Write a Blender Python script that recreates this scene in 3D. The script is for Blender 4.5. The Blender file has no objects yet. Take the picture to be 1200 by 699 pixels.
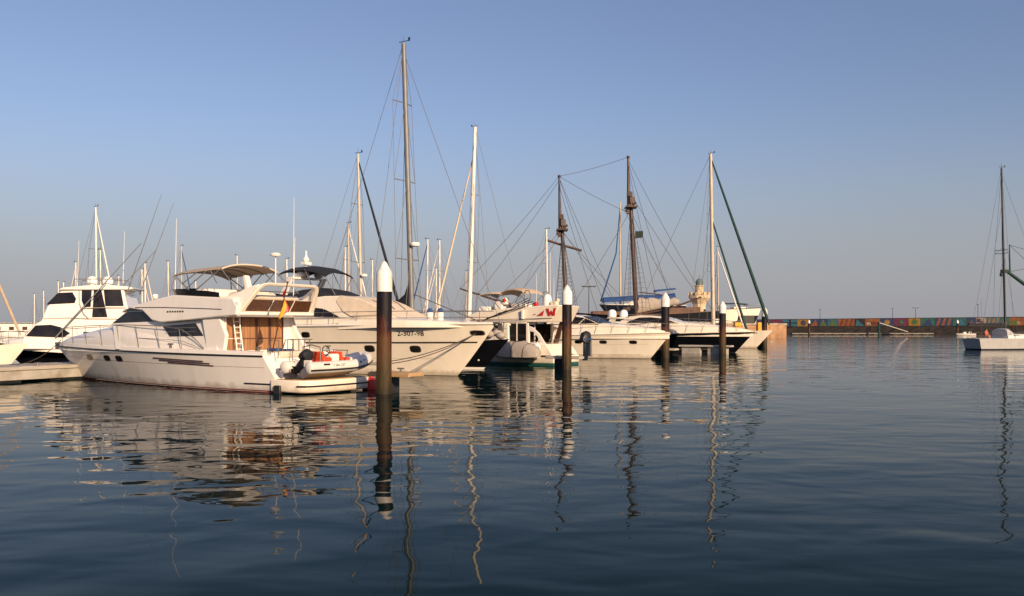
import bpy, bmesh, math, random
from mathutils import Vector, Matrix
R = math.radians
rnd = random.Random(7)
sc = bpy.context.scene
COL = sc.collection

# ------------------------------------------------------------------ camera
cd = bpy.data.cameras.new('camera'); cam = bpy.data.objects.new('camera', cd); COL.objects.link(cam)
cam.location = (0, 0, 2.5); cam.rotation_euler = (R(90), 0, 0)
cd.sensor_width = 36; cd.lens = 36 * 1050 / 1200
cd.shift_y = (384 - 349.5) / 1200
cd.clip_end = 12000
sc.camera = cam

# ------------------------------------------------------------------ sky and sun
SUN_AZ, SUN_EL = Vector((0.52, -0.854)).normalized(), R(20)
sdir = Vector((SUN_AZ.x * math.cos(SUN_EL), SUN_AZ.y * math.cos(SUN_EL), math.sin(SUN_EL)))
w = bpy.data.worlds.new("World"); sc.world = w; w.use_nodes = True
wn = w.node_tree.nodes; wl = w.node_tree.links
bg = wn['Background']
sky = wn.new('ShaderNodeTexSky'); sky.sky_type = 'NISHITA'; sky.sun_disc = False
sky.sun_elevation = SUN_EL; sky.sun_rotation = math.atan2(sdir.x, sdir.y)
sky.altitude = 0; sky.air_density = 1.2; sky.dust_density = 1.3; sky.ozone_density = 3.4
tint = wn.new('ShaderNodeMix'); tint.data_type = 'RGBA'; tint.blend_type = 'MULTIPLY'; tint.inputs[0].default_value = 1
tint.inputs[7].default_value = (1.03, .925, 1.06, 1)      # slightly violet evening air
wl.new(sky.outputs[0], tint.inputs[6]); hs = wn.new('ShaderNodeHueSaturation'); hs.inputs['Saturation'].default_value = .92; wl.new(tint.outputs[2], hs.inputs['Color'])
# pale mauve sea haze low over the horizon
wc = wn.new('ShaderNodeTexCoord'); wx = wn.new('ShaderNodeSeparateXYZ'); wl.new(wc.outputs['Generated'], wx.inputs[0])
wm = wn.new('ShaderNodeMapRange'); wm.interpolation_type = 'SMOOTHERSTEP'; wm.inputs[1].default_value = -.02; wm.inputs[2].default_value = .26; wm.inputs[3].default_value = .85; wm.inputs[4].default_value = 0
wl.new(wx.outputs[2], wm.inputs[0]); hz = wn.new('ShaderNodeMix'); hz.data_type = 'RGBA'; hz.inputs[7].default_value = (3.25, 3.30, 3.62, 1)
wl.new(wm.outputs[0], hz.inputs[0]); wl.new(hs.outputs[0], hz.inputs[6])
wl.new(hz.outputs[2], bg.inputs[0]); bg.inputs[1].default_value = 0.088
sl = bpy.data.lights.new('sun', 'SUN'); sl.energy = 5.0; sl.angle = R(0.5); sl.color = (1, 0.73, 0.45)
so = bpy.data.objects.new('sun', sl); COL.objects.link(so); so.rotation_euler = sdir.to_track_quat('Z', 'Y').to_euler()
so.location = (0, 0, 60)
vs = sc.view_settings; vs.view_transform = 'Standard'; vs.look = 'None'; vs.gamma = 1; vs.exposure = 0.34
vs.use_curve_mapping = False
sc.cycles.max_bounces = 6; sc.cycles.glossy_bounces = 4; sc.cycles.diffuse_bounces = 3
sc.cycles.caustics_reflective = False; sc.cycles.caustics_refractive = False
sc.cycles.use_denoising = True

# ------------------------------------------------------------------ materials
def mat(name, col, rough=0.5, metal=0.0, var=0.10, scale=1.5, bump=0.0, bscale=8, coat=0.0, stain=None, sscale=0.6, stretch=(1, 1, 1), spec=.5, scum=False):
    m = bpy.data.materials.new(name); m.use_nodes = True
    n = m.node_tree.nodes; l = m.node_tree.links; p = n['Principled BSDF']
    p.inputs['Roughness'].default_value = rough; p.inputs['Metallic'].default_value = metal
    p.inputs['Coat Weight'].default_value = coat; p.inputs['Specular IOR Level'].default_value = spec
    tc = n.new('ShaderNodeTexCoord'); mp = n.new('ShaderNodeMapping'); mp.inputs['Scale'].default_value = stretch
    l.new(tc.outputs['Object'], mp.inputs[0])
    nz = n.new('ShaderNodeTexNoise'); nz.inputs['Scale'].default_value = scale; nz.inputs['Detail'].default_value = 6
    l.new(mp.outputs[0], nz.inputs['Vector'])
    rp = n.new('ShaderNodeValToRGB')
    a = [max(0, c * (1 - var)) for c in col]; b = [min(1, c * (1 + var)) for c in col]
    rp.color_ramp.elements[0].position = .3; rp.color_ramp.elements[1].position = .7
    rp.color_ramp.elements[0].color = (*a, 1); rp.color_ramp.elements[1].color = (*b, 1)
    l.new(nz.outputs[0], rp.inputs[0]); out = rp.outputs[0]
    if stain:
        n2 = n.new('ShaderNodeTexNoise'); n2.inputs['Scale'].default_value = sscale; n2.inputs['Detail'].default_value = 8
        l.new(mp.outputs[0], n2.inputs['Vector'])
        r2 = n.new('ShaderNodeValToRGB'); r2.color_ramp.elements[0].position = .52; r2.color_ramp.elements[1].position = .72
        mx = n.new('ShaderNodeMix'); mx.data_type = 'RGBA'
        l.new(n2.outputs[0], r2.inputs[0]); l.new(r2.outputs[0], mx.inputs[0]); l.new(out, mx.inputs[6]); mx.inputs[7].default_value = (*stain, 1)
        out = mx.outputs[2]
    if scum:     # brownish scum line just above the waterline
        sx = n.new('ShaderNodeSeparateXYZ'); l.new(tc.outputs['Object'], sx.inputs[0])
        n4 = n.new('ShaderNodeTexNoise'); n4.inputs['Scale'].default_value = 2.2; n4.inputs['Detail'].default_value = 6; l.new(tc.outputs['Object'], n4.inputs['Vector'])
        m4 = n.new('ShaderNodeMath'); m4.operation = 'MULTIPLY_ADD'; m4.inputs[1].default_value = -.45; l.new(n4.outputs[0], m4.inputs[0]); l.new(sx.outputs[2], m4.inputs[2])
        r4 = n.new('ShaderNodeMapRange'); r4.inputs[1].default_value = -.12; r4.inputs[2].default_value = .12; r4.inputs[3].default_value = .55; r4.inputs[4].default_value = 0; l.new(m4.outputs[0], r4.inputs[0])
        x4 = n.new('ShaderNodeMix'); x4.data_type = 'RGBA'; x4.inputs[7].default_value = (.22, .16, .09, 1); l.new(r4.outputs[0], x4.inputs[0]); l.new(out, x4.inputs[6]); out = x4.outputs[2]
    l.new(out, p.inputs['Base Color'])
    if bump:
        n3 = n.new('ShaderNodeTexNoise'); n3.inputs['Scale'].default_value = bscale; n3.inputs['Detail'].default_value = 4
        l.new(mp.outputs[0], n3.inputs['Vector'])
        b_ = n.new('ShaderNodeBump'); b_.inputs['Distance'].default_value = bump; l.new(n3.outputs[0], b_.inputs['Height']); l.new(b_.outputs[0], p.inputs['Normal'])
    return m

M = {}
M['gel'] = mat('white_gelcoat', (.80, .755, .71), .16, var=.05, scale=.7, coat=.4, bump=.006, bscale=.9, stain=(.71, .66, .60), sscale=.7, stretch=(1.6, 1.6, .35), scum=True)
M['gel2'] = mat('cream_gelcoat', (.82, .74, .63), .18, var=.05, scale=.8, coat=.3, bump=.004, bscale=1.1, stain=(.74, .65, .53), sscale=.6, stretch=(1.4, 1.4, .35), scum=True)
M['deck'] = mat('deck_white', (.70, .68, .64), .5, var=.06, scale=3)
M['black'] = mat('black_gelcoat', (.004, .0045, .007), .3, var=.2, spec=.2)
M['navy'] = mat('navy_gelcoat', (.006, .010, .022), .3, var=.2, spec=.3)
M['anti'] = mat('dark_antifouling', (.02, .02, .025), .6, var=.4)
M['green'] = mat('green_antifouling', (.012, .085, .07), .6, var=.25)
M['glass'] = mat('dark_glass', (.013, .010, .009), .05, var=.8, scale=1.1, spec=.45)
M['tintglass'] = mat('tinted_screen', (.008, .008, .010), .25, var=.3, spec=.12)
M['brownglass'] = mat('brown_smoked_glass', (.10, .045, .025), .2, var=.35, scale=4, stretch=(3, 3, .3))
M['curtain'] = mat('brown_curtain', (.30, .15, .07), .7, var=.35, scale=9, stretch=(1, 1, .05))
M['rubber'] = mat('black_rubber', (.015, .015, .016), .5, var=.3)
M['steel'] = mat('stainless_steel', (.24, .225, .21), .35, .6, var=.1)
M['alu'] = mat('grey_aluminium', (.17, .172, .178), .5, .2, var=.15, scale=2)
M['whitemast'] = mat('white_mast_paint', (.74, .70, .64), .35, var=.06)
M['tanmast'] = mat('tan_mast_paint', (.46, .40, .33), .4, var=.15)
M['tan'] = mat('tan_canvas', (.42, .33, .25), .9, var=.12, scale=4, bump=.02, bscale=5)
M['pale'] = mat('cream_canvas', (.64, .54, .43), .85, var=.08, scale=2, bump=.02, bscale=3)
M['nvcan'] = mat('navy_canvas', (.008, .011, .02), .85, var=.3, scale=3, bump=.02, bscale=4)
M['blcan'] = mat('blue_canvas', (.015, .06, .20), .85, var=.25, scale=3, bump=.02, bscale=4)
M['grcan'] = mat('green_canvas', (.005, .038, .034), .8, var=.3, scale=3)
M['wood'] = mat('varnished_wood', (.055, .026, .016), .4, var=.35, scale=2, stretch=(1, 1, .2))
M['brown'] = mat('brown_hull_paint', (.085, .036, .022), .55, var=.4, scale=1.2)
M['teak'] = mat('teak_planks', (.42, .27, .14), .7, var=.25, scale=4, stretch=(.3, 4, 1))
M['rockp'] = mat('dark_planks', (.07, .06, .055), .8, var=.3)
M['plank'] = mat('weathered_plank', (.40, .36, .31), .8, var=.2, scale=4, stretch=(.3, 4, 1))
M['red'] = mat('red_paint', (.42, .014, .010), .5, var=.15)
M['orange'] = mat('orange_fabric', (.62, .06, .015), .7, var=.2, scale=6)
M['yellow'] = mat('yellow_paint', (.72, .35, .02), .55, var=.15)
M['conc'] = mat('pale_concrete', (.38, .35, .31), .85, var=.2, scale=1.5, stain=(.22, .18, .14), sscale=.8, bump=.02)
M['grey'] = mat('grey_cover', (.33, .29, .26), .8, var=.12, scale=2, bump=.03, bscale=3)
M['rope'] = mat('dark_rope', (.045, .035, .03), .9, var=.3)
M['wire'] = mat('rigging_wire', (.09, .08, .08), .6, .0, var=.1)
M['stone'] = mat('quay_stone', (.36, .21, .12), .9, var=.35, scale=.5, stain=(.15, .09, .055), sscale=.15, bump=.06, bscale=1.5)
M['lstone'] = mat('pale_stone', (.55, .42, .28), .9, var=.25, scale=.8, bump=.05, bscale=2)
M['rock'] = mat('dark_rock', (.014, .010, .008), .95, var=.5, scale=.2, bump=.3, bscale=.5)
M['white'] = mat('white_paint', (.80, .77, .74), .4, var=.05)
M['capwhite'] = mat('weathered_cap_white', (.80, .77, .73), .5, var=.06, scale=3, stain=(.45, .40, .33), sscale=2.2, stretch=(2.5, 2.5, .5), bump=.006, bscale=6)
M['redanti'] = mat('red_antifouling', (.14, .02, .015), .6, var=.3)
M['dgreen'] = mat('dark_green_cloth', (.003, .012, .009), .8)
M['patina'] = mat('green_patina', (.10, .15, .14), .5, var=.2)
M['greyhull'] = mat('light_grey_hull_paint', (.40, .40, .41), .3, var=.06)
M['skin'] = mat('skin', (.45, .25, .17), .6)
M['tube'] = mat('grey_white_hypalon', (.66, .63, .60), .45, var=.05, scale=2)

# piling: black upper sleeve, rusty lower part
def pile_mat():
    m = bpy.data.materials.new('pile_sleeve_rust'); m.use_nodes = True
    n = m.node_tree.nodes; l = m.node_tree.links; p = n['Principled BSDF']; p.inputs['Roughness'].default_value = .55; p.inputs['Specular IOR Level'].default_value = .25
    tc = n.new('ShaderNodeTexCoord'); sx = n.new('ShaderNodeSeparateXYZ'); l.new(tc.outputs['Object'], sx.inputs[0])
    nz = n.new('ShaderNodeTexNoise'); nz.inputs['Scale'].default_value = 2.6; nz.inputs['Detail'].default_value = 10; nz.inputs['Roughness'].default_value = .65
    mp = n.new('ShaderNodeMapping'); mp.inputs['Scale'].default_value = (2.5, 2.5, .6); l.new(tc.outputs['Object'], mp.inputs[0]); l.new(mp.outputs[0], nz.inputs['Vector'])
    a = n.new('ShaderNodeMath'); a.operation = 'MULTIPLY_ADD'; a.inputs[1].default_value = 4.2; l.new(nz.outputs[0], a.inputs[0]); l.new(sx.outputs[2], a.inputs[2])
    mr = n.new('ShaderNodeMapRange'); mr.inputs[1].default_value = 2.0; mr.inputs[2].default_value = 6.4; l.new(a.outputs[0], mr.inputs[0])
    rp = n.new('ShaderNodeValToRGB'); e = rp.color_ramp.elements
    e[0].position = 0; e[0].color = (.022, .017, .009, 1); e[1].position = 1; e[1].color = (.004, .004, .008, 1)
    for pos, c in ((.22, (.050, .034, .014, 1)), (.40, (.085, .038, .014, 1)), (.55, (.055, .013, .008, 1)), (.68, (.009, .006, .009, 1))):
        q = e.new(pos); q.color = c
    l.new(mr.outputs[0], rp.inputs[0]); l.new(rp.outputs[0], p.inputs['Base Color'])
    b_ = n.new('ShaderNodeBump'); b_.inputs['Distance'].default_value = .02; l.new(nz.outputs[0], b_.inputs['Height']); l.new(b_.outputs[0], p.inputs['Normal'])
    return m
M['pile'] = pile_mat()

def water_mat():
    m = bpy.data.materials.new('harbour_water'); m.use_nodes = True
    n = m.node_tree.nodes; l = m.node_tree.links; p = n['Principled BSDF']
    p.inputs['Base Color'].default_value = (.0005, .010, .011, 1); p.inputs['Roughness'].default_value = .02; p.inputs['IOR'].default_value = 1.33; p.inputs['Specular IOR Level'].default_value = .045
    tc = n.new('ShaderNodeTexCoord')
    tot = None
    # (scale per metre, stretch x, rotation, height in metres, distortion)
    for s, sx_, rot, h, d in ((.16, .75, 8, .07, .3), (.5, .7, -12, .036, .5), (1.05, .7, 14, .020, .4), (2.9, .6, -8, .0036, .3)):
        mp = n.new('ShaderNodeMapping'); mp.inputs['Scale'].default_value = (sx_, 1, 1); mp.inputs['Rotation'].default_value = (0, 0, R(rot))
        l.new(tc.outputs['Object'], mp.inputs[0])
        z = n.new('ShaderNodeTexNoise'); z.inputs['Scale'].default_value = s; z.inputs['Detail'].default_value = 1.0; z.inputs['Distortion'].default_value = d
        l.new(mp.outputs[0], z.inputs['Vector'])
        k = n.new('ShaderNodeMath'); k.operation = 'MULTIPLY'; k.inputs[1].default_value = h; l.new(z.outputs[0], k.inputs[0])
        if h < .02:   # calm and rippled patches
            pz = n.new('ShaderNodeTexNoise'); pz.inputs['Scale'].default_value = .05; l.new(tc.outputs['Object'], pz.inputs['Vector'])
            pr = n.new('ShaderNodeMapRange'); pr.inputs[1].default_value = .35; pr.inputs[2].default_value = .65; pr.inputs[3].default_value = .4; pr.inputs[4].default_value = 1.45
            l.new(pz.outputs[0], pr.inputs[0]); k2 = n.new('ShaderNodeMath'); k2.operation = 'MULTIPLY'; l.new(k.outputs[0], k2.inputs[0]); l.new(pr.outputs[0], k2.inputs[1]); k = k2
        if tot is None: tot = k.outputs[0]
        else:
            a = n.new('ShaderNodeMath'); a.operation = 'ADD'; l.new(tot, a.inputs[0]); l.new(k.outputs[0], a.inputs[1]); tot = a.outputs[0]
    b_ = n.new('ShaderNodeBump'); b_.inputs['Distance'].default_value = 1.0; b_.inputs['Strength'].default_value = 1.0
    l.new(tot, b_.inputs['Height']); l.new(b_.outputs[0], p.inputs['Normal'])
    return m
M['water'] = water_mat()

# ------------------------------------------------------------------ mesh builder
class MB:
    def __init__(s): s.v = []; s.f = []; s.m = []
    def add(s, vs, fs, mi=0):
        b = len(s.v); s.v += [tuple(v) for v in vs]
        s.f += [tuple(i + b for i in f) for f in fs]; s.m += [mi] * len(fs); return s
    def box(s, c, d, rz=0, ry=0, rx=0, mi=0):
        X, Y, Z = d[0] / 2, d[1] / 2, d[2] / 2
        r = Matrix.Rotation(rz, 3, 'Z') @ Matrix.Rotation(ry, 3, 'Y') @ Matrix.Rotation(rx, 3, 'X')
        vs = [Vector(c) + r @ Vector((a * X, b * Y, e * Z)) for a, b, e in ((-1,-1,-1),(1,-1,-1),(1,1,-1),(-1,1,-1),(-1,-1,1),(1,-1,1),(1,1,1),(-1,1,1))]
        return s.add(vs, [(0,3,2,1),(4,5,6,7),(0,1,5,4),(1,2,6,5),(2,3,7,6),(3,0,4,7)], mi)
    def tube(s, pts, r, n=6, r2=None, mi=0, closed=False):
        pts = [Vector(p) for p in pts]; N = len(pts); r2 = r if r2 is None else r2
        vs = []; up = None
        for i, p in enumerate(pts):
            if closed: d = pts[(i + 1) % N] - pts[i - 1]
            else: d = pts[min(i + 1, N - 1)] - pts[max(i - 1, 0)]
            d.normalize()
            if up is None:
                up = Vector((0, 0, 1)) if abs(d.z) < .9 else Vector((1, 0, 0))
            a = d.cross(up)
            if a.length < 1e-6: a = d.orthogonal()
            a.normalize(); b = a.cross(d).normalized(); up = b
            rr = r + (r2 - r) * (i / max(1, N - 1))
            vs += [p + (a * math.cos(2 * math.pi * k / n) + b * math.sin(2 * math.pi * k / n)) * rr for k in range(n)]
        fs = []
        for i in range(N if closed else N - 1):
            j = (i + 1) % N
            fs += [(i * n + k, i * n + (k + 1) % n, j * n + (k + 1) % n, j * n + k) for k in range(n)]
        if not closed: fs += [tuple(range(n)), tuple((N - 1) * n + k for k in reversed(range(n)))]
        return s.add(vs, fs, mi)
    def loft(s, rings, mi=0, close=True, caps=True):
        n = len(rings[0]); vs = [p for r in rings for p in r]; fs = []
        for i in range(len(rings) - 1):
            for k in range(n if close else n - 1):
                q = (k + 1) % n; fs.append((i * n + k, i * n + q, (i + 1) * n + q, (i + 1) * n + k))
        if caps and close: fs += [tuple(reversed(range(n))), tuple((len(rings) - 1) * n + k for k in range(n))]
        return s.add(vs, fs, mi)
    def lathe(s, prof, c=(0, 0, 0), n=20, mi=0):
        rings = [[(c[0] + r * math.cos(2 * math.pi * k / n), c[1] + r * math.sin(2 * math.pi * k / n), c[2] + z) for k in range(n)] for r, z in prof]
        return s.loft(rings, mi)
    def ball(s, c, r, n=12, mi=0, sz=1.0):
        return s.lathe([(max(.001, r * math.sin(math.pi * i / n)), -r * sz * math.cos(math.pi * i / n)) for i in range(n + 1)], c, 2 * n, mi)
    def prof(s, poly, wf, mi=0):
        """side outline in x,z mirrored to the half width wf(x, z)"""
        n = len(poly)
        vs = [(x, wf(x, z), z) for x, z in poly] + [(x, -wf(x, z), z) for x, z in poly]
        fs = [tuple(range(n)), tuple(reversed(range(n, 2 * n)))] + [(i, (i + 1) % n, n + (i + 1) % n, n + i) for i in range(n)]
        return s.add(vs, fs, mi)
    def slab(s, poly, ya, yb, mi=0):
        """outline in x,z between two (functions of) y"""
        A = ya if callable(ya) else (lambda x, z: ya); B = yb if callable(yb) else (lambda x, z: yb)
        n = len(poly)
        vs = [(x, A(x, z), z) for x, z in poly] + [(x, B(x, z), z) for x, z in poly]
        fs = [tuple(range(n)), tuple(reversed(range(n, 2 * n)))] + [(i, (i + 1) % n, n + (i + 1) % n, n + i) for i in range(n)]
        return s.add(vs, fs, mi)
    def pane(s, poly, wf, e=.018, sides=(1, -1), mi=0):
        for q in sides:
            s.slab(poly, (lambda x, z, q=q: q * (wf(x, z) - .03)), (lambda x, z, q=q: q * (wf(x, z) + e)), mi)
        return s
    def plan(s, poly, z0, z1, mi=0):
        n = len(poly)
        vs = [(x, y, z0) for x, y in poly] + [(x, y, z1) for x, y in poly]
        fs = [tuple(reversed(range(n))), tuple(range(n, 2 * n))] + [(i, (i + 1) % n, n + (i + 1) % n, n + i) for i in range(n)]
        return s.add(vs, fs, mi)
    def ringslab(s, outer, inner, y0, y1, mi=0):
        bm = bmesh.new(); es = []
        for loop in (outer, inner):
            vv = [bm.verts.new((x, 0, z)) for x, z in loop]
            es += [bm.edges.new((vv[i], vv[(i + 1) % len(vv)])) for i in range(len(vv))]
        bmesh.ops.triangle_fill(bm, edges=es, use_beauty=True)
        bm.verts.index_update(); co = [v.co.copy() for v in bm.verts]; fc = [tuple(v.index for v in f.verts) for f in bm.faces]; bm.free()
        n = len(co)
        vs = [(c.x, y0, c.z) for c in co] + [(c.x, y1, c.z) for c in co]
        fs = fc + [tuple(reversed([i + n for i in f])) for f in fc]
        o = 0
        for loop in (outer, inner):
            L = len(loop); fs += [(o + i, o + (i + 1) % L, n + o + (i + 1) % L, n + o + i) for i in range(L)]; o += L
        return s.add(vs, fs, mi)
    def canopy(s, line, hw, drop=.15, th=.03, n=8, mi=0, y0=0):
        """fabric top: centre line (x, z), half width, sides drooping"""
        rings = []
        for x, z in line:
            up = [(x, y0 + hw * (2 * k / n - 1), z - drop * abs(2 * k / n - 1) ** 2.5) for k in range(n + 1)]
            rings.append(up + [(a, b, c - th) for a, b, c in reversed(up)])
        return s.loft(rings, mi)
    def house(s, st, e=.5, n=12, mi=0):
        """arched cross sections: (x, half width, z base, z top)"""
        rings = []
        for x, hw, zb, zt in st:
            r = []
            for k in range(n + 1):
                a = math.pi * k / n
                c, q = math.cos(a), math.sin(a)
                r.append((x, hw * math.copysign(abs(c) ** e, c), zb + (zt - zb) * max(0, q) ** e))
            rings.append(r)
        return s.loft(rings, mi)
    def build(s, name, mats, parent=None, smooth=35, bevel=0, seg=2):
        me = bpy.data.meshes.new(name)
        me.from_pydata(s.v, [], s.f)
        ms = mats if isinstance(mats, (list, tuple)) else [mats]
        for q in ms: me.materials.append(M[q] if isinstance(q, str) else q)
        for p, i in zip(me.polygons, s.m): p.material_index = i
        bm = bmesh.new(); bm.from_mesh(me); bmesh.ops.recalc_face_normals(bm, faces=bm.faces); bm.to_mesh(me); bm.free()
        o = bpy.data.objects.new(name, me); COL.objects.link(o)
        if smooth:
            for p in me.polygons: p.use_smooth = True
            me.set_sharp_from_angle(angle=R(smooth))
        if bevel:
            b = o.modifiers.new('bevel', 'BEVEL'); b.width = bevel; b.segments = seg; b.limit_method = 'ANGLE'; b.angle_limit = R(40)
            b.harden_normals = False
        if parent: o.parent = parent
        return o

def tag(o, label=None, cat=None, group=None, kind=None):
    if label: o['label'] = label
    if cat: o['category'] = cat
    if group: o['group'] = group
    if kind: o['kind'] = kind
    return o
def thing(name, loc, hdg, label, cat, group=None):
    o = bpy.data.objects.new(name, None); COL.objects.link(o); o.location = loc; o.rotation_euler = (0, 0, R(hdg)); o.empty_display_size = .3
    return tag(o, label, cat, group)
def copy_tree(o, parent=None):
    c = o.copy(); COL.objects.link(c)
    if parent: c.parent = parent
    for ch in [k for k in o.children]: copy_tree(ch, c)
    return c
def text(name, s, size, loc, xdir, up, m, parent, ext=.004):
    """raised lettering lying in the plane spanned by xdir and up, as a mesh"""
    cu = bpy.data.curves.new(name, 'FONT'); cu.body = s; cu.size = size; cu.extrude = ext; cu.resolution_u = 2
    t = bpy.data.objects.new(name, cu); COL.objects.link(t)
    dg = bpy.context.evaluated_depsgraph_get(); me = bpy.data.meshes.new_from_object(t.evaluated_get(dg)); bpy.data.objects.remove(t)
    me.materials.clear(); me.materials.append(M[m])
    o = bpy.data.objects.new(name, me); COL.objects.link(o)
    x = Vector(xdir).normalized(); u = Vector(up).normalized(); zn = x.cross(u).normalized(); u = zn.cross(x)
    mt = Matrix((x, u, zn)).transposed().to_4x4(); mt.translation = Vector(loc)
    o.parent = parent; o.matrix_local = mt
    return o

# ------------------------------------------------------------------ hulls
class Hull:
    def __init__(s, L, Lw, B, z0, z1, draft=.7, pd=2.6, qd=.75, pw=1.9, qw=.9, sw=.9, flare=1.3, dip=0., rake=0., side=.93, stem=1.0, boot=.10, zc=-.12, sheer_p=1.6):
        s.__dict__.update(locals())
    def ws(s, t): return s.sw + (1 - s.sw) * math.sin(min(t / .42, 1) * math.pi / 2)
    def bd(s, t): return s.B / 2 * s.ws(t) * max(0, 1 - t ** s.pd) ** s.qd
    def bw(s, t): return s.side * s.B / 2 * s.ws(t) * max(0, 1 - t ** s.pw) ** s.qw
    def zs(s, t): return s.z0 + (s.z1 - s.z0) * t ** s.sheer_p - s.dip * math.sin(math.pi * t)
    def X(s, t, z):
        k = max(z, -.6) / s.z1
        k = math.copysign(abs(k) ** s.stem, k) if k > 0 else k
        return t * (s.Lw + (s.L - s.Lw) * k) + s.rake * z / s.z0 * (1 - t) ** 8
    def pt(s, t, f, side=1, off=0.):
        """f: 0 = waterline chine, 1 = sheer"""
        z = s.zc + (s.zs(t) - s.zc) * f
        y = s.bw(t) + (s.bd(t) - s.bw(t)) * f ** s.flare
        return Vector((s.X(t, z), side * (y + off), z))
    def at(s, x, z, side=1, off=0.):
        lo, hi = 0., 1.
        for _ in range(40):
            t = (lo + hi) / 2
            f = min(1.2, max(0, (z - s.zc) / (s.zs(t) - s.zc)))
            if s.pt(t, f).x < x: lo = t
            else: hi = t
        f = min(1.2, max(0, (z - s.zc) / (s.zs(lo) - s.zc)))
        p = s.pt(lo, f, side, off); return Vector((p.x, p.y, z))
    def half(s, x):
        return abs(s.at(x, s.zs(min(1, x / s.L)))[1])
    def build(s, parent, mats, name='hull', n=34, deckm='deck', extra=()):
        """mats: topsides, bottom, boot stripe"""
        ts = [1 - (1 - i / n) ** 1.7 for i in range(n + 1)]; ts[-1] = .9995
        fr = [0, None, None, .22, .34, .46, .58, .7, .8, .88, .94, 1.0]
        rings = []; bands = []
        for t in ts:
            r = []
            zk = -s.draft * (1 - t ** 4)
            r.append(Vector((s.X(t, zk), 0.0, zk)))
            for f in fr:
                if f is None: f = 0
                r.append(f)
            den = s.zs(t) - s.zc
            fl = [0, (.02 - s.zc) / den, (.02 + s.boot - s.zc) / den] + [max(q, (.05 + s.boot - s.zc) / den + .01 * i) for i, q in enumerate(fr[3:-1])] + [1.0]
            r = r[:1] + [s.pt(t, f) for f in fl]
            rings.append(r)
        k = len(rings[0]); mb = MB()
        vs = []; 
        for r in rings: vs += r
        for r in rings: vs += [Vector((p.x, -p.y, p.z)) for p in r]
        fs = []; mi = []
        off = len(ts) * k
        for i in range(len(ts) - 1):
            for j in range(k - 1):
                m_ = 1 if j < 2 else (2 if j == 2 else 0)
                fs.append((i * k + j, (i + 1) * k + j, (i + 1) * k + j + 1, i * k + j + 1)); mi.append(m_)
                fs.append((off + i * k + j, off + i * k + j + 1, off + (i + 1) * k + j + 1, off + (i + 1) * k + j)); mi.append(m_)
        # transom
        for j in range(k - 1):
            fs.append((j, j + 1, off + j + 1, off + j)); mi.append(1 if j < 2 else (2 if j == 2 else 0))
        mb.v = [tuple(v) for v in vs]; mb.f = fs; mb.m = mi
        # merge keel line duplicates
        o = mb.build(name, mats, parent, smooth=50)
        bm = bmesh.new(); bm.from_mesh(o.data); bmesh.ops.remove_doubles(bm, verts=bm.verts, dist=.0008); bmesh.ops.recalc_face_normals(bm, faces=bm.faces); bm.to_mesh(o.data); bm.free()
        o.data.set_sharp_from_angle(angle=R(50))
        d = MB(); rr = []
        for t in ts:
            p = s.pt(t, 1); b = max(.0, p.y - .01); z = p.z - .015
            rr.append([(p.x, -b, z), (p.x, -b * .5, z + .03 * b), (p.x, 0, z + .04 * b), (p.x, b * .5, z + .03 * b), (p.x, b, z)])
        d.loft(rr, close=False); d.build('deck', deckm, parent, smooth=40)
        return o
    def strake(s, parent, f, m, r=.03, t0=0., t1=.995, name='rub_rail', n=40, off=.01, aft=True):
        mb = MB()
        for q in (1, -1):
            mb.tube([s.pt(t0 + (t1 - t0) * i / n, f(t0 + (t1 - t0) * i / n) if callable(f) else f, q, off) for i in range(n + 1)], r, 6)
        return mb.build(name, m, parent)
    def rail(s, parent, pts, m='steel', r=.02, inset=.1, name='railing', post=1.6, mid=True, front=True, lean=.25):
        """pts: (x, z) of the top rail from aft to the bow; both sides joined at the bow"""
        def top(x, z, q):
            xx = min(x, s.L - .25); return Vector((xx, q * max(.06, s.half(xx) - inset), z))
        mb = MB(); P = []
        for a, b in zip(pts, pts[1:]):
            for i in range(5): P.append((a[0] + (b[0] - a[0]) * i / 5, a[1] + (b[1] - a[1]) * i / 5))
        P.append(pts[-1])
        left = [top(x, z, 1) for x, z in P]; right = [top(x, z, -1) for x, z in P]
        if front: mb.tube(left + right[::-1], r, 6)
        else: mb.tube(left, r, 6); mb.tube(right, r, 6)
        if mid:
            for side in (1, -1):
                mb.tube([Vector((p.x, p.y, (p.z + s.zs(min(1, p.x / s.L))) / 2)) for p in [top(x, z, side) for x, z in P]], r * .6, 5)
        x = pts[0][0]
        while x < pts[-1][0]:
            for a, b in zip(pts, pts[1:]):
                if a[0] <= x <= b[0]: z = a[1] + (b[1] - a[1]) * (x - a[0]) / max(1e-6, b[0] - a[0])
            for q in (1, -1):
                p = top(x, z, q); xb = x - lean * (z - s.zs(min(1, x / s.L)))
                base = s.at(xb, s.zs(min(1, xb / s.L)), q); mb.tube([p, (base.x, base.y - q * .05, base.z - .02)], r * .8, 5)
            x += post
        return mb.build(name, m, parent)
    def portholes(s, parent, xs, z, rx=.22, rz=.1, m='glass', frame='steel', sides=(1, -1), sq=.6):
        for x in xs:
            for q in sides:
                for (kx, off, mm, nm) in ((1.18, .006, frame, 'porthole'), (1.0, .016, m, 'pane')):
                    mb = MB(); n = 16; c = s.at(x, z, q); ring = []; ring2 = []
                    for k in range(n):
                        a = 2 * math.pi * k / n; ca, sa = math.cos(a), math.sin(a)
                        px = x + rx * kx * math.copysign(abs(ca) ** sq, ca); pz = z + rz * (kx * 1.06) * math.copysign(abs(sa) ** sq, sa)
                        ring.append(s.at(px, pz, q, off)); ring2.append(s.at(px, pz, q, off - .06))
                    mb.loft([ring2, ring])
                    if nm == 'porthole': pa = mb.build(nm, mm, parent)
                    else: mb.build(nm, mm, pa)

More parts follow.
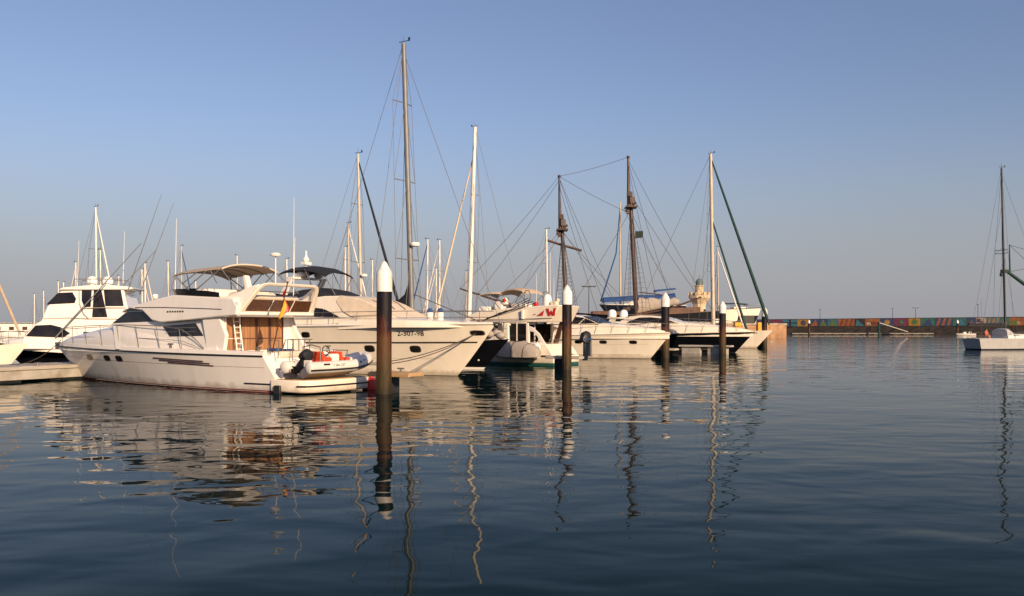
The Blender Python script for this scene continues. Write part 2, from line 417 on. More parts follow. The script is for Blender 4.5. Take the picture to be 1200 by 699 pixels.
UV = Vector((-.85, .527))      # berth direction, from the outer piles in to the main pontoon
PV = Vector((.527, .85))       # across a berth
PM = Vector((.43, .903))       # along the main pontoon

# ------------------------------------------------------------------ water
mb = MB(); mb.add([(-4000, -200, 0), (4000, -200, 0), (4000, 6000, 0), (-4000, 6000, 0)], [(0, 1, 2, 3)])
tag(mb.build('water', 'water', smooth=0), kind='structure')

# ------------------------------------------------------------------ quay, breakwater, far buildings
def quay(name, poly, top, label, m='stone'):
    r = thing(name, (poly[0][0], poly[0][1], 0), 0, label, 'quay')
    q = [(x - poly[0][0], y - poly[0][1]) for x, y in poly]
    mb = MB(); mb.plan(q, -1.5, top - .35); mb.build('quay_wall', m, r, smooth=0)
    cx = sum(p[0] for p in q) / len(q); cy = sum(p[1] for p in q) / len(q)
    mb = MB(); mb.plan([(cx + (x - cx) * 1.003, cy + (y - cy) * 1.003) for x, y in q], top - .345, top); mb.build('coping', 'conc', r, smooth=0, bevel=.05)
    return r
QA, QB = Vector((68, 222)), Vector((-18, 178))
quay('stone_quay', [(68, 222), (-18, 178), (-60, 250), (40, 300), (74, 262)], 3.5, 'orange sunlit stone quay ending beside the open water')
qd = (QB - QA).normalized(); qn = Vector((qd.y, -qd.x))
if qn.y > 0: qn = -qn

def breakwater():
    A, B = Vector((95, 420)), Vector((330, 340))
    d = (B - A); L = d.length; d.normalize()
    r = thing('breakwater', (A.x, A.y, 0), math.degrees(math.atan2(d.y, d.x)), 'long harbour breakwater with a colourful painted mural above dark rocks', 'breakwater')
    def zt(x): return 6.1 + 1.8 * x / L
    def zb(x): return 2.9 + .9 * x / L
    mb = MB(); mb.slab([(-60, -1), (L, -1), (L, zt(L)), (0, zt(0)), (-60, zt(-60))], 0, 6); mb.build('wall', 'rock', r, smooth=0)
    # rock footing
    mb = MB(); n = 130; rows = []
    for j, (yy, zz) in enumerate(((-7.5, -1.2), (-6, .5), (-4.5, 1.3), (-2.5, 2.2), (-.3, 2.9))):
        rows.append([(-60 + (L + 60) * i / n, yy + rnd.uniform(-.8, .8), zz + rnd.uniform(-.5, .4)) for i in range(n + 1)])
    mb.loft(rows, close=False); mb.build('rock_footing', 'rock', r, smooth=0)
    cols = [(.28, .02, .015), (.02, .05, .16), (.40, .20, .02), (.02, .14, .12), (.30, .10, .03), (.42, .32, .25), (.015, .015, .03), (.10, .16, .03), (.03, .16, .26), (.16, .02, .08), (.45, .40, .36), (.20, .04, .02)]
    names = ['mural_%d' % i for i in range(len(cols))]
    for q, c in zip(names, cols): M[q] = mat('mural_paint', tuple(k * .55 for k in c), .85, var=.35, scale=.8, stain=tuple(k * .35 + .01 for k in c), sscale=.5)
    mb = MB(); x = -58
    while x < L - 6:
        wd = rnd.uniform(3.2, 7.5); z0, z1 = zb(x), zt(x) - .25; base = rnd.choice([0, 1, 2, 3, 4, 5, 6, 8, 8, 9, 1, 3])
        mb.box((x + wd / 2, -.03, (z0 + z1) / 2), (wd - .05, .06, z1 - z0), mi=base)
        h = z1 - z0; k = rnd.random()
        others = [c for c in range(len(cols)) if c != base]
        if k < .25:
            c = rnd.choice(others); n = 14; R_ = h * rnd.uniform(.28, .42)
            mb.slab([(x + wd / 2 + R_ * math.cos(2 * math.pi * i / n), (z0 + z1) / 2 + R_ * math.sin(2 * math.pi * i / n)) for i in range(n)], -.09, -.05, c)
            R_ *= .45; c = rnd.choice(others)
            mb.slab([(x + wd / 2 + R_ * math.cos(2 * math.pi * i / n), (z0 + z1) / 2 + R_ * math.sin(2 * math.pi * i / n)) for i in range(n)], -.12, -.08, c)
        elif k < .5:
            for i in range(rnd.choice((2, 3))):
                a = x + wd * rnd.uniform(.05, .5); b = a + wd * rnd.uniform(.2, .45); p = z0 + h * rnd.uniform(.05, .4); q = p + h * rnd.uniform(.3, .5)
                mb.slab([(a, p), (b, p), (b, q), (a, q)], -.09 - i * .02, -.05, rnd.choice(others))
        elif k < .7:
            c = rnd.choice(others)
            mb.slab([(x + .1 * wd, z0 + .1), (x + .9 * wd, z0 + .1), (x + wd * rnd.uniform(.2, .8), z1 - .1)], -.09, -.05, c)
        elif k < .85:
            c = rnd.choice(others)
            for i in range(3):
                a = x + wd * (.08 + .3 * i); mb.slab([(a, z0 + .05), (a + wd * .14, z0 + .05), (a + wd * .26, z1 - .05), (a + wd * .12, z1 - .05)], -.09, -.05, c)
        else:
            c = rnd.choice(others)
            mb.slab([(x + wd * .42, z0), (x + wd * .58, z0), (x + wd * .58, z1), (x + wd * .42, z1)], -.09, -.05, c)
            mb.slab([(x, z0 + h * .42), (x + wd, z0 + h * .42), (x + wd, z0 + h * .58), (x, z0 + h * .58)], -.105, -.055, c)
        x += wd
    mb.build('mural', names, r, smooth=0)
breakwater()

def lamp(x, y, z0, h, heads, label):
    r = thing('street_lamp', (x, y, z0), 0, label, 'street lamp', 'distant lamp posts')
    mb = MB(); mb.tube([(0, 0, 0), (0, 0, h)], .14, 6, .08); mb.build('post', 'rubber', r)
    mb = MB()
    for q in ([-1, 1] if heads == 2 else [0] if heads == 1 else [-1.5, -.5, .5, 1.5]):
        if q: mb.tube([(0, 0, h - .15), (q * .75, 0, h)], .06, 5)
        mb.box((q * .95, 0, h), (.8, .4, .3))
    mb.build('lamp_head', 'rubber', r, bevel=.04)
def px(p, D): return (p - 600) / 1050 * D
def pz(p, D): return 2.5 + (384 - p) / 1050 * D
for (p, ty, D, hd, lb) in ((961, 363, 430, 1, 'thin lamp post behind the left end of the mural wall'), (1046, 362, 410, 1, 'thin lamp post with one small head behind the middle of the mural wall'),
                      (1073, 361, 405, 2, 'two armed T shaped lamp post behind the mural wall'), (1146, 357, 395, 1, 'slim lamp post above the mural wall beside the grey sailboat'),
                      (690, 336, 235, 4, 'tall lamp post with a row of heads left of the blue hulled yacht')):
    z0 = 0.5 if D > 300 else 3.5
    lamp(px(p, D), D, z0, pz(ty, D) - z0, hd, lb)

# low white harbour building at the far left
r = thing('harbour_building', (px(10, 300), 300, 0), 0, 'low white harbour building far behind the left boats', 'building')
mb = MB(); mb.box((0, 0, 1.7), (60, 10, 4.4)); mb.build('wall', 'white', r, smooth=0)
mb = MB(); mb.box((0, 0, 4.0), (61, 11, .25)); mb.build('roof', 'conc', r, smooth=0)
for i in range(13):
    mb = MB(); mb.box((-27 + i * 4.4, -5.02, 2.2), (1.6, .12, 1.1)); mb.build('window', 'brown', r, smooth=0)

# lighthouse style stone tower on the quay
D = 240
r = thing('stone_tower', (px(819.5, D), D, 3.5), 20, 'small pale stone lighthouse tower with a grey green dome', 'lighthouse')
mb = MB(); mb.lathe([(2.1, 0), (1.8, 2.2), (1.65, 4.4), (1.75, 5.2), (2.6, 6.6), (2.9, 6.9), (2.9, 7.7), (2.5, 7.7), (2.45, 7.3), (0, 7.3)], n=8); mb.build('tower_body', 'lstone', r, smooth=20)
for k in range(8):
    a = math.pi / 4 * k; mb = MB(); mb.box((math.cos(a) * 2.62, math.sin(a) * 2.62, 8.0), (.5, .9, .75), rz=a); mb.build('merlon', 'lstone', r, smooth=0)
for k in range(4):
    a = math.pi / 2 * k - 1.2; mb = MB(); mb.box((math.cos(a) * 1.68, math.sin(a) * 1.68, 3.2), (.4, .6, 1.3), rz=a); mb.build('window', 'rubber', r, smooth=0)
mb = MB(); mb.lathe([(1.15, 7.2), (1.1, 9.9), (1.35, 10.0), (1.35, 10.2), (0, 10.2)], n=16); mb.build('lantern_room', 'lstone', r, smooth=30)
mb = MB(); mb.lathe([(.95, 10.2), (.95, 10.9), (1.05, 10.95), (.9, 11.5), (.5, 11.95), (.12, 12.1), (.08, 12.9), (.001, 13.0)], n=16); mb.build('dome', 'patina', r, smooth=30)

# ------------------------------------------------------------------ pontoons and mooring piles
def pontoon(name, A, d, L, wd, top, label, group=None, th=.22, m='conc', cat='pontoon', white=False):
    solid = th > .45
    r = thing(name, (A.x, A.y, 0), math.degrees(math.atan2(d.y, d.x)), label, cat, group)
    mb = MB(); mb.box((L / 2, 0, top - th / 2), (L, wd, th)); mb.build('walkway', m, r, smooth=0, bevel=.03)
    mb = MB(); mb.box((L / 2, wd / 2 + .04, top - .1), (L, .07, .14)); mb.box((L / 2, -wd / 2 - .04, top - .1), (L, .07, .14)); mb.build('fender_board', 'teak' if m == 'teak' else 'plank', r, smooth=0, bevel=.015)
    x = .5
    while x < L:
        mb = MB(); mb.box((x + .9, 0, (top - th) / 2 - .15), (1.9 if L > 3 else .7, wd * .82, top - th + .28)); mb.build('float', 'conc' if m == 'conc' or white else 'rubber', r, smooth=0, bevel=.05); x += 2.6 if L < 20 else 3.4
    x = 1.
    while x < L:
        mb = MB(); mb.tube([(x - .16, -wd * .38, top + .12), (x + .16, -wd * .38, top + .12)], .03, 6); mb.tube([(x, -wd * .38, top - .01), (x, -wd * .38, top + .12)], .035, 6); mb.build('cleat', 'steel', r); x += 4.5 if L < 20 else 9
    return r
main0 = Vector((-22.75, 39.8)) - PM * 8
pontoon('main_pontoon', main0 + UV * 1.6, PM, 130, 3.0, .72, 'long pale concrete pontoon at the left behind the bow of the near yacht', th=.62)

def pile(i, x, y, r_, label, top=5.0):
    r = thing('mooring_pile', (x, y, 0), rnd.uniform(0, 360), label, 'mooring pile', 'black mooring piles with white caps'); r.rotation_euler[0] = R(rnd.uniform(-.35, .35)); r.rotation_euler[1] = R(rnd.uniform(-.35, .35))
    mb = MB(); prof_ = [(r_ * .97, -3)] + [(r_ * (1 + rnd.uniform(-.015, .015)), -3 + 7 * k / 8) for k in range(1, 8)] + [(r_, top - 1.15)]
    mb.lathe(prof_, n=24); mb.build('shaft', 'pile', r, smooth=40)
    mb = MB(); a0 = 4.2; mb.tube([(r_ * math.cos(a0), r_ * math.sin(a0), -1), (r_ * math.cos(a0), r_ * math.sin(a0), top - 1.2)], .018, 5); mb.build('weld_seam', 'pile', r)
    mb = MB(); c = r_ * 1.06; mb.lathe([(c, top - 1.16), (c, top - .52), (c * .93, top - .42), (c * .28, top - .06), (.001, top)], n=24); mb.build('cap', 'capwhite', r, smooth=30)
PILES = [(-4.81, 33.65, .285), (3.2, 52.5, .285), (12.4, 72.5, .33), (19.9, 84.7, .32), (30.7, 109, .33)]
PL = ['nearest mooring pile with white cone cap beside the swim platform', 'black mooring pile with white cap beside the boat with green waterline', 'black mooring pile with white cap before the bow of the white sports cruiser',
      'mooring pile with white cap standing before the black hulled cruiser', 'farthest berth pile under the green furled sail by the quay']
FL = ['narrow finger jetty at the nearest mooring pile behind the swim platform', 'narrow finger jetty at the pile beside the green waterline boat', 'narrow finger jetty at the pile before the white sports cruiser bow',
      'narrow finger jetty with grey float at the pile before the black cruiser', 'narrow finger jetty at the farthest berth pile near the quay']
for i, (x, y, r_) in enumerate(PILES):
    pile(i, x, y, r_, PL[i], 5.33 if i == 2 else 5.0)
    A = Vector((x, y)) + PV * (.62 if i else .75) - UV * (.75 if i else .95)
    pontoon('finger_jetty', A, UV, (2.0, 2.3, 2.6, 5.2, 2.4)[i], .8, .8, FL[i], 'finger jetties between the berths', th=.16, m='teak' if i == 0 else 'plank', cat='jetty', white=i == 3)
for (p, top, lb) in ((948, 5.0, 'distant white capped pile before the left part of the mural wall'), (1122, 5.0, 'distant white capped pile before the mural wall beside the grey sailboat')):
    pile(9, px(p, 292), 292, .33, lb)
r = thing('gangway', (px(1030, 300), 300, 0), 0, 'sloping gangway from a green post down to the far pontoon', 'gangway')
mb = MB(); mb.tube([(0, 0, -1), (0, 0, 4.3)], .4, 8); mb.build('post', 'grcan', r)
mb = MB(); mb.slab([(0, 3.9), (9.5, .9), (9.5, 1.15), (0, 4.2)], -.6, .6); mb.build('ramp', 'plank', r, smooth=0)
pontoon('far_pontoon', Vector((95, 305)), Vector((1, 0)), 48, 2.2, .6, 'long low pontoon in front of the mural wall', th=.4, m='rockp')
for k in range(2):
    c = QA + qd * ((8.2, 15.8)[k]); c = c + qn * .45
    r = thing('dock_fender', (c.x, c.y, 0), math.degrees(math.atan2(qd.y, qd.x)), ('yellow fender block on the quay wall nearer the open water', 'yellow fender block on the quay wall behind the fourth pile')[k], 'fender', 'yellow fenders on the quay')
    mb = MB(); mb.box((0, 0, 2.6), (2.6 - k * .9 + .6, .7, 2.2)); mb.build('block', 'yellow', r, smooth=0, bevel=.15)
    mb = MB(); mb.tube([(-.7, -.2, 3.5), (-.7, -.5, 3.75)], .06); mb.tube([(.7, -.2, 3.5), (.7, -.5, 3.75)], .06); mb.build('chain', 'rope', r)

# ------------------------------------------------------------------ near flybridge yacht (port side and stern seen)
def yacht_near():
    r = thing('motor_yacht', (-7.67, 35.5, 0), 148.2, 'nearest large white flybridge motor yacht with tan bimini and brown cockpit doors', 'motor yacht')
    H = Hull(17.8, 15.3, 4.4, 1.42, 1.62, rake=.95, pd=2.7, qd=.8, pw=1.9, qw=.95, sw=.93, flare=1.25, boot=.07, stem=.85)
    H.build(r, ['gel', 'redanti', 'redanti'])
    H.strake(r, .985, 'rubber', .035, 0.0, .995)
    H.strake(r, .70, 'grey', .010, 0.02, .97, name='knuckle_line', off=.0)
    H.strake(r, .10, 'grey', .012, 0.05, .9, name='spray_rail', off=.008)
    H.portholes(r, (13.35, 11.55, 10.45), 1.12, .26, .11)
    # louvred engine vents
    v = MB()
    for k, (a, b) in enumerate(((7.6, 4.3), (7.2, 3.9), (6.6, 3.7))):
        for q in (1, -1):
            z = 1.22 - k * .085
            v.tube([H.at(a + (b - a) * i / 8, z - .01 * i, q, .012) for i in range(9)], .024, 6)
    v.build('engine_vent', 'brown', r)
    # fore coachroof
    st = []
    for x, zt in ((17.45, 1.66), (17.0, 1.82), (16.2, 2.0), (15.2, 2.15), (14.2, 2.28), (13.2, 2.42), (12.2, 2.54), (11.2, 2.64), (10.2, 2.70), (9.2, 2.66), (8.2, 2.52), (6.8, 2.28), (5.4, 2.0), (4.4, 1.72)):
        st.append((x, max(.05, H.half(x) - .07 - max(0, 9.4 - x) * .03), 1.4, zt))
    mb = MB(); mb.house(st, e=.46, n=20); mb.build('foredeck', 'gel', r, smooth=50)
    # gunwale along the sides
    mb = MB()
    for q in (1, -1):
        rings = []
        for i in range(25):
            x = .95 + (15.6 - .95) * i / 24; y = H.half(x); h = 1.56 + .17 * (i / 24)
            rings.append([(x, q * (y - .02), 1.40), (x, q * (y - .05), h), (x, q * (y - .13), h + .03), (x, q * (y - .24), h), (x, q * (y - .26), 1.40)])
        mb.loft(rings)
    mb.build('gunwale', 'gel', r, smooth=45)
    wf = lambda x, z: 2.02 - .14 * (z - 1.4) - .035 * (x - 3.5)
    cab = [(10.5, 1.5), (10.9, 2.5), (11.12, 2.61), (9.95, 3.26), (9.2, 3.34), (4.35, 3.3), (3.45, 1.5)]
    mb = MB(); mb.prof(cab, wf); mb.build('cabin', 'gel', r, smooth=30, bevel=.05)
    mb = MB(); mb.pane([(10.95, 2.69), (9.93, 3.19), (8.5, 3.19), (7.78, 2.76)], wf); mb.build('windscreen_side', 'glass', r, smooth=0, bevel=.012)
    mb = MB()
    for a, b in ((-.97, -.36), (-.32, .32), (.36, .97)):
        q = []
        for t, (x, z) in ((0, (11.05, 2.69)), (1, (10.05, 3.22))):
            q.append((x + .03, z + .03, wf(x, z) - .08))
        (x0, z0, w0), (x1, z1, w1) = q
        mb.add([(x0, a * w0, z0), (x0, b * w0, z0), (x1, b * w1, z1), (x1, a * w1, z1)] + [(x0 - .05, a * w0, z0 - .06), (x0 - .05, b * w0, z0 - .06), (x1 - .05, b * w1, z1 - .06), (x1 - .05, a * w1, z1 - .06)],
               [(0, 1, 2, 3), (4, 7, 6, 5), (0, 4, 5, 1), (1, 5, 6, 2), (2, 6, 7, 3), (3, 7, 4, 0)])
    mb.build('windscreen', 'glass', r, smooth=0)
    win = [(7.25, 2.56), (5.1, 2.68), (4.5, 2.16), (6.7, 2.12)]
    wd = None
    for q in (-1, 1): mb = MB(); mb.pane(win, wf, .02, (q,)); wd = mb.build('saloon_window', 'glass', r, smooth=0, bevel=.012)
    mb = MB()
    for k in range(2):
        z = 2.30 + .17 * k; mb.slab([(6.9 + .2 * k, z), (4.7 + .25 * k, z + .02), (4.7 + .25 * k, z + .04), (6.9 + .2 * k, z + .02)], wf(5.5, z) + .015, wf(5.5, z) + .032)
    mb.build('glazing_bar', 'alu', wd, smooth=0)
    # windscreen hood
    mb = MB(); mb.prof([(10.3, 3.16), (10.1, 3.30), (9.2, 3.42), (7.2, 3.46), (8.3, 3.24), (9.9, 3.22)], lambda x, z: wf(x, z) + .05); mb.build('windscreen_hood', 'grey', r, smooth=30, bevel=.02)
    # flybridge moulding
    ff = lambda x, z: 2.10 - .12 * (z - 2.9) - .045 * (x - 3.5)
    fly = [(9.75, 3.36), (9.2, 3.46), (7.8, 3.68), (6.45, 3.86), (4.6, 3.76), (2.6, 3.66), (2.25, 3.3), (2.3, 2.98), (3.3, 2.92), (5.2, 2.80), (7.1, 2.70), (7.75, 2.80), (8.5, 3.22)]
    mb = MB(); mb.prof(fly, ff); mb.build('flybridge', 'gel', r, smooth=30, bevel=.06, seg=3)
    mb = MB()
    for q in (1, -1): mb.tube([(x, q * (ff(x, z) + .004), z) for x, z in ((9.0, 3.36), (7, 3.34), (5, 3.28), (3.2, 3.22))], .018, 6)
    mb.build('trim_line', 'rubber', r)
    mb = MB()
    for i in range(7):
        for q in (1, -1):
            x = 6.75 - i * .17; mb.slab([(x, 3.12), (x - .10, 3.12), (x - .13, 3.19), (x - .03, 3.19)], q * (ff(x, 3.15) - .02), q * (ff(x, 3.15) + .012))
    mb.build('name_lettering', 'rubber', r, smooth=0)
    mb = MB(); mb.lathe([(.001, 0), (.10, .02), (.13, .12), (.10, .2), (.001, .22)], (8.0, 1.55, 3.72), 12); mb.build('searchlight', 'white', r)
    # overhanging aft deck
    mb = MB(); mb.prof([(3.6, 2.92), (2.35, 2.92), (2.18, 3.02), (2.25, 3.13), (3.6, 3.15)], lambda x, z: 2.0); mb.build('aft_overhang', 'gel', r, smooth=30, bevel=.04)
    # raked arch across the aft end of the flybridge, open towards the stern
    def raked(poly, dx):
        return [(2.33 - .70 * (z - 2.95) + dx, y, z) for y, z in poly]
    outer = [(2.03, 2.93), (1.98, 3.25), (1.80, 3.72), (1.66, 4.05), (1.52, 4.20), (1.3, 4.26), (-1.3, 4.26), (-1.52, 4.20), (-1.66, 4.05), (-1.80, 3.72), (-1.98, 3.25), (-2.03, 2.93)]
    inner = [(1.76, 3.13), (1.74, 3.3), (1.60, 3.70), (1.49, 3.98), (1.38, 4.10), (1.2, 4.14), (-1.2, 4.14), (-1.38, 4.10), (-1.49, 3.98), (-1.60, 3.70), (-1.74, 3.3), (-1.76, 3.13)]
    m0 = MB(); m0.ringslab(outer, inner, 0, .2); mb = MB()
    mb.v = [(2.33 - .70 * (z - 2.95) + d, y, z) for y, d, z in m0.v]; mb.f = m0.f; mb.m = m0.m
    mb.build('flybridge_arch', 'gel2', r, smooth=40, bevel=.035)
    for q in (1, -1):   # side coamings sweeping up into the arch
        A = [(3.75, 1.98, 3.70), (3.2, 1.99, 3.69), (2.55, 1.90, 3.86), (1.9, 1.74, 4.12), (1.62, 1.56, 4.20), (1.72, 1.66, 4.02), (1.98, 1.82, 3.66), (2.3, 1.97, 3.2), (2.5, 2.03, 2.95), (3.75, 2.05, 2.95)]
        n = len(A); mb = MB(); mb.add([(x, q * y, z) for x, y, z in A] + [(x + .02, q * (y - .13), z) for x, y, z in A], [tuple(range(n)), tuple(reversed(range(n, 2 * n)))] + [(i, (i + 1) % n, n + (i + 1) % n, n + i) for i in range(n)])
        mb.build('flybridge_wing', 'gel', r, smooth=40, bevel=.03)
        mb = MB(); mb.lathe([(.001, 0), (.10, .02), (.10, .08), (.001, .1)], (0, 0, 0), 12); o = mb.build('vent_cap', 'white', r); o.location = (2.35, q * 1.70 if q < 0 else 1.98, 3.42); o.rotation_euler = (-R(90), 0, 0) if q > 0 else (-R(90), 0, 0)
    P = [(1.74, 3.15), (1.60, 3.60), (-1.60, 3.60), (-1.74, 3.15)]
    mb = MB(); mb.add(raked(P, .06) + raked(P, .09), [(0, 1, 2, 3), (7, 6, 5, 4), (0, 4, 5, 1), (1, 5, 6, 2), (2, 6, 7, 3), (3, 7, 4, 0)]); wp = mb.build('aft_screen', 'brownglass', r, smooth=0)
    mb = MB()
    for y in (.55, -.6): mb.tube([(2.33 - .7 * .2 + .03, y, 3.15), (2.33 - .7 * .66 + .03, y, 3.61)], .022, 6)
    mb.build('screen_post', 'gel', wp)
    mb = MB(); mb.loft([[(2.62 + .16 * math.cos(2 * math.pi * k / 12), y, 3.72 + .10 * math.sin(2 * math.pi * k / 12)) for k in range(12)] for y in (1.35, 1.3, -1.3, -1.35)]); mb.build('seat_cushion', 'pale', r, smooth=60)
    mb = MB(); mb.tube([(2.75, 1.5, 3.95), (2.7, 1.2, 3.98), (2.7, -1.2, 3.98), (2.75, -1.5, 3.95)], .025, 6); mb.build('seat_rail', 'steel', r)
    mb = MB(); mb.box((5.6, 0, 3.95), (.8, 2.2, .35)); mb.box((4.6, -.6, 3.95), (.5, .6, .5)); mb.build('helm_console', 'gel', r, bevel=.08)
    mb = MB(); mb.house([(4.3, .4, 3.7, 3.85), (4.2, .9, 3.7, 4.0), (3.3, .9, 3.7, 3.98), (3.2, .5, 3.7, 3.8)], e=.5); mb.build('sunpad', 'pale', r)
    mb = MB(); mb.slab([(4.1, 3.8), (4.2, 4.1), (4.32, 4.7), (4.12, 4.7), (3.95, 4.2), (3.85, 3.8)], -.2, .05); mb.build('folded_cover', 'gel', r, smooth=40, bevel=.05)
    # smoked flybridge screen
    P = [(3.6, 1.86), (4.2, 1.86), (5.2, 1.80), (6.3, 1.68), (6.95, 1.3), (7.1, .6), (7.12, 0)]; P += [(x, -y) for x, y in P[-2::-1]]
    mb = MB(); N = len(P); rings = []
    for i, (x, y) in enumerate(P):
        t = 1 - abs(i - (N - 1) / 2) / ((N - 1) / 2); zt = 3.90 + .32 * t ** .8; zb = 3.64 + .16 * t; k = .22 * t
        rings.append([(x - .02, y * .99, zb), (x + k, y * (1 + .05 * t), zt), (x + k + .02, y * (1 + .05 * t) + math.copysign(.02, y), zt), (x + .01, y + math.copysign(.02, y), zb)])
    mb.loft(rings); mb.build('flybridge_screen', 'tintglass', r, smooth=60)
    # bimini
    mb = MB(); mb.canopy([(6.95, 4.88), (6.75, 4.98), (6.3, 5.03), (5.4, 5.07), (4.6, 5.11), (3.86, 5.13)], 1.5, .24, n=14); mb.build('bimini_top', 'tan', r, smooth=60)
    mb = MB(); mb.tube([(3.86, 1.5 * (2 * k / 14 - 1), 5.12 - .24 * abs(2 * k / 14 - 1) ** 2.5) for k in range(15)], .035, 6); mb.build('bimini_edge', 'pale', r)
    mb = MB()
    for q in (1.47, -1.47):
        for a, b in (((6.85, 4.72), (5.5, 3.9)), ((6.8, 4.72), (6.9, 3.95)), ((5.35, 4.82), (6.15, 4.3)), ((3.95, 4.9), (5.5, 3.9)), ((4.75, 4.86), (5.9, 4.1)), ((3.95, 4.9), (2.75, 3.95)), ((4.6, 4.86), (4.0, 4.3))):
            mb.tube([(a[0], q, a[1]), (b[0], q * 1.12, b[1])], .022, 6)
    for x, z in ((4.7, 5.07), (5.5, 5.03), (6.4, 4.99)):
        mb.tube([(x, 1.5 * (2 * k / 10 - 1), z - .03 - .24 * abs(2 * k / 10 - 1) ** 2.5) for k in range(11)], .02, 6)
    mb.build('bimini_frame', 'alu', r)
    mb = MB(); mb.tube([(2.6, -.2, 4.2), (2.6, -.2, 5.42)], .025, 6); mb.lathe([(.001, 5.42), (.2, 5.44), (.24, 5.5), (.15, 5.58), (.001, 5.6)], (2.6, -.2, 0), 14); mb.build('gps_mast', 'white', r)
    for x, y, h in ((6.9, 1.4, 3.4), (2.6, -1.2, 2.6)):
        mb = MB(); mb.tube([(x, y, 3.7), (x - .1, y, 3.7 + h)], .02, 5, .008); mb.build('whip_antenna', 'white', r)
    # cockpit
    mb = MB(); mb.box((3.42, 0, 2.25), (.1, 3.7, 1.5)); mb.build('bulkhead', 'gel', r, smooth=0)
    for k, (ya, yb) in enumerate(((1.78, 1.05), (.98, .2), (.14, -.52), (-.58, -1.28))):
        mb = MB(); mb.box((3.35, (ya + yb) / 2, 2.24), (.05, ya - yb, 1.34)); d = mb.build('cockpit_door', 'curtain', r, smooth=0, bevel=.015)
        mb = MB()
        for y in (ya, yb): mb.box((3.31, y, 2.24), (.04, .05, 1.38))
        mb.box((3.31, (ya + yb) / 2, 2.92), (.04, ya - yb, .05)); mb.box((3.312, (ya + yb) / 2, 2.05), (.03, ya - yb, .03)); mb.build('door_frame', 'brown' if k else 'gel', d, smooth=0)
    mb = MB()
    for y in (1.5, 1.2): mb.tube([(2.95, y, 1.5), (3.2, y, 2.95)], .026, 8)
    for k in range(6): t = (k + .6) / 6.6; mb.tube([(2.95 + .25 * t, 1.5, 1.5 + 1.45 * t), (2.95 + .25 * t, 1.2, 1.5 + 1.45 * t)], .018, 6)
    mb.build('flybridge_ladder', 'white', r)
    for q in (1, -1):
        mb = MB(); mb.slab([(4.6, 2.95), (3.35, 2.95), (3.1, 2.4), (2.55, 1.72), (1.9, 1.5), (4.2, 1.5)] if q < 0 else [(4.5, 2.86), (3.5, 2.93), (3.1, 2.2), (3.25, 1.5), (4.2, 1.5)], q * 1.78, q * 1.96); mb.build('side_pillar', 'gel', r, smooth=30, bevel=.03)
    mb = MB(); mb.box((1.05, 0, 1.44), (.5, 2.4, .24)); mb.build('cockpit_seat', 'pale', r, bevel=.05)
    mb = MB(); mb.box((2.3, -.4, 1.46), (.8, .9, .06)); mb.box((2.3, -.4, 1.52), (.7, 1.0, .05)); mb.build('cockpit_table', 'teak', r, bevel=.02)
    mb = MB(); mb.box((1.5, .9, 1.62), (.5, .35, .12)); mb.box((1.45, .2, 1.6), (.3, .5, .08), rz=.3); mb.build('folded_towel', 'blcan', r, bevel=.03)
    mb = MB(); mb.plan([(14.6, -.3), (15.2, -.26), (15.2, .26), (14.6, .3)], 2.2, 2.29); mb.build('deck_hatch', 'glass', r, bevel=.02)
    # transom steps and gate
    for s_, y in ((1, 1.25), (-1, -1.25)):
        mb = MB(); mb.slab([(1.3, 1.52), (.95, 1.52), (.95, 1.2), (.62, 1.2), (.62, .88), (.28, .88), (.28, .5), (1.3, .5)], y - .36, y + .36); mb.build('stern_steps', 'gel', r, smooth=0, bevel=.02)
    mb = MB()
    for k in range(5): mb.tube([(.92, .75 - k * .3, 1.5), (.92, .75 - k * .3, 2.02)], .02, 6)
    mb.tube([(.92, .75, 2.02), (.92, -.6, 2.02)], .022, 6)
    for y in (1.62, .88): mb.tube([(.55, y, 1.3), (.5, y, 2.0), (.9, y, 2.02), (1.1, y, 1.55)], .022, 6)
    mb.build('stern_rail', 'steel', r)
    # swim platform
    pl = [(.55, 2.02), (-.9, 2.04), (-1.22, 1.9), (-1.38, 1.6), (-1.45, .1), (-1.38, -1.35), (-1.22, -1.62), (-.9, -1.75), (.55, -1.9)]
    mb = MB(); mb.plan(pl, .05, .52); mb.build('swim_platform', 'gel2', r, smooth=40, bevel=.06, seg=3)
    mb = MB(); mb.tube([(x, y * 1.01, .30) for x, y in pl[1:-1]], .035, 6); mb.build('platform_strip', 'rubber', r)
    mb = MB(); mb.plan([(x * .93, y * .93) for x, y in pl], .521, .535); mb.build('platform_teak', 'teak', r, smooth=0)
    mb = MB(); mb.box((.12, 2.02, .10), (.34, .18, .42)); mb.build('exhaust', 'rubber', r, bevel=.04)
    mb = MB()
    for q in (1, -1): mb.tube([H.at(x, .33, q, .01) for x in (.3, .8, 1.4, 2.0)], .03, 6)
    mb.build('stern_strip', 'rubber', r)
    H.rail(r, [(4.35, 1.66), (4.9, 2.05), (5.7, 2.42), (7, 2.56), (10, 2.62), (13, 2.58), (15.5, 2.52), (17.3, 2.42)], r=.019, post=1.55, lean=.35, inset=.12)
    mb = MB(); mb.box((17.3, 0, 1.72), (.9, .3, .1)); mb.box((17.75, 0, 1.55), (.25, .12, .3)); mb.build('anchor_roller', 'steel', r, bevel=.03)
    mb = MB()
    for x in (16.0, 13.6, 6.5, 1.3):
        for q in (1, -1):
            y = q * (H.half(x) - .16); z = 1.72 if x > 3 else 1.62
            mb.tube([(x - .16, y, z + .1), (x + .16, y, z + .1)], .028, 6); mb.tube([(x - .05, y, z - .1), (x - .05, y, z + .1)], .03, 6); mb.tube([(x + .05, y, z - .1), (x + .05, y, z + .1)], .03, 6)
    mb.build('mooring_cleat', 'steel', r)
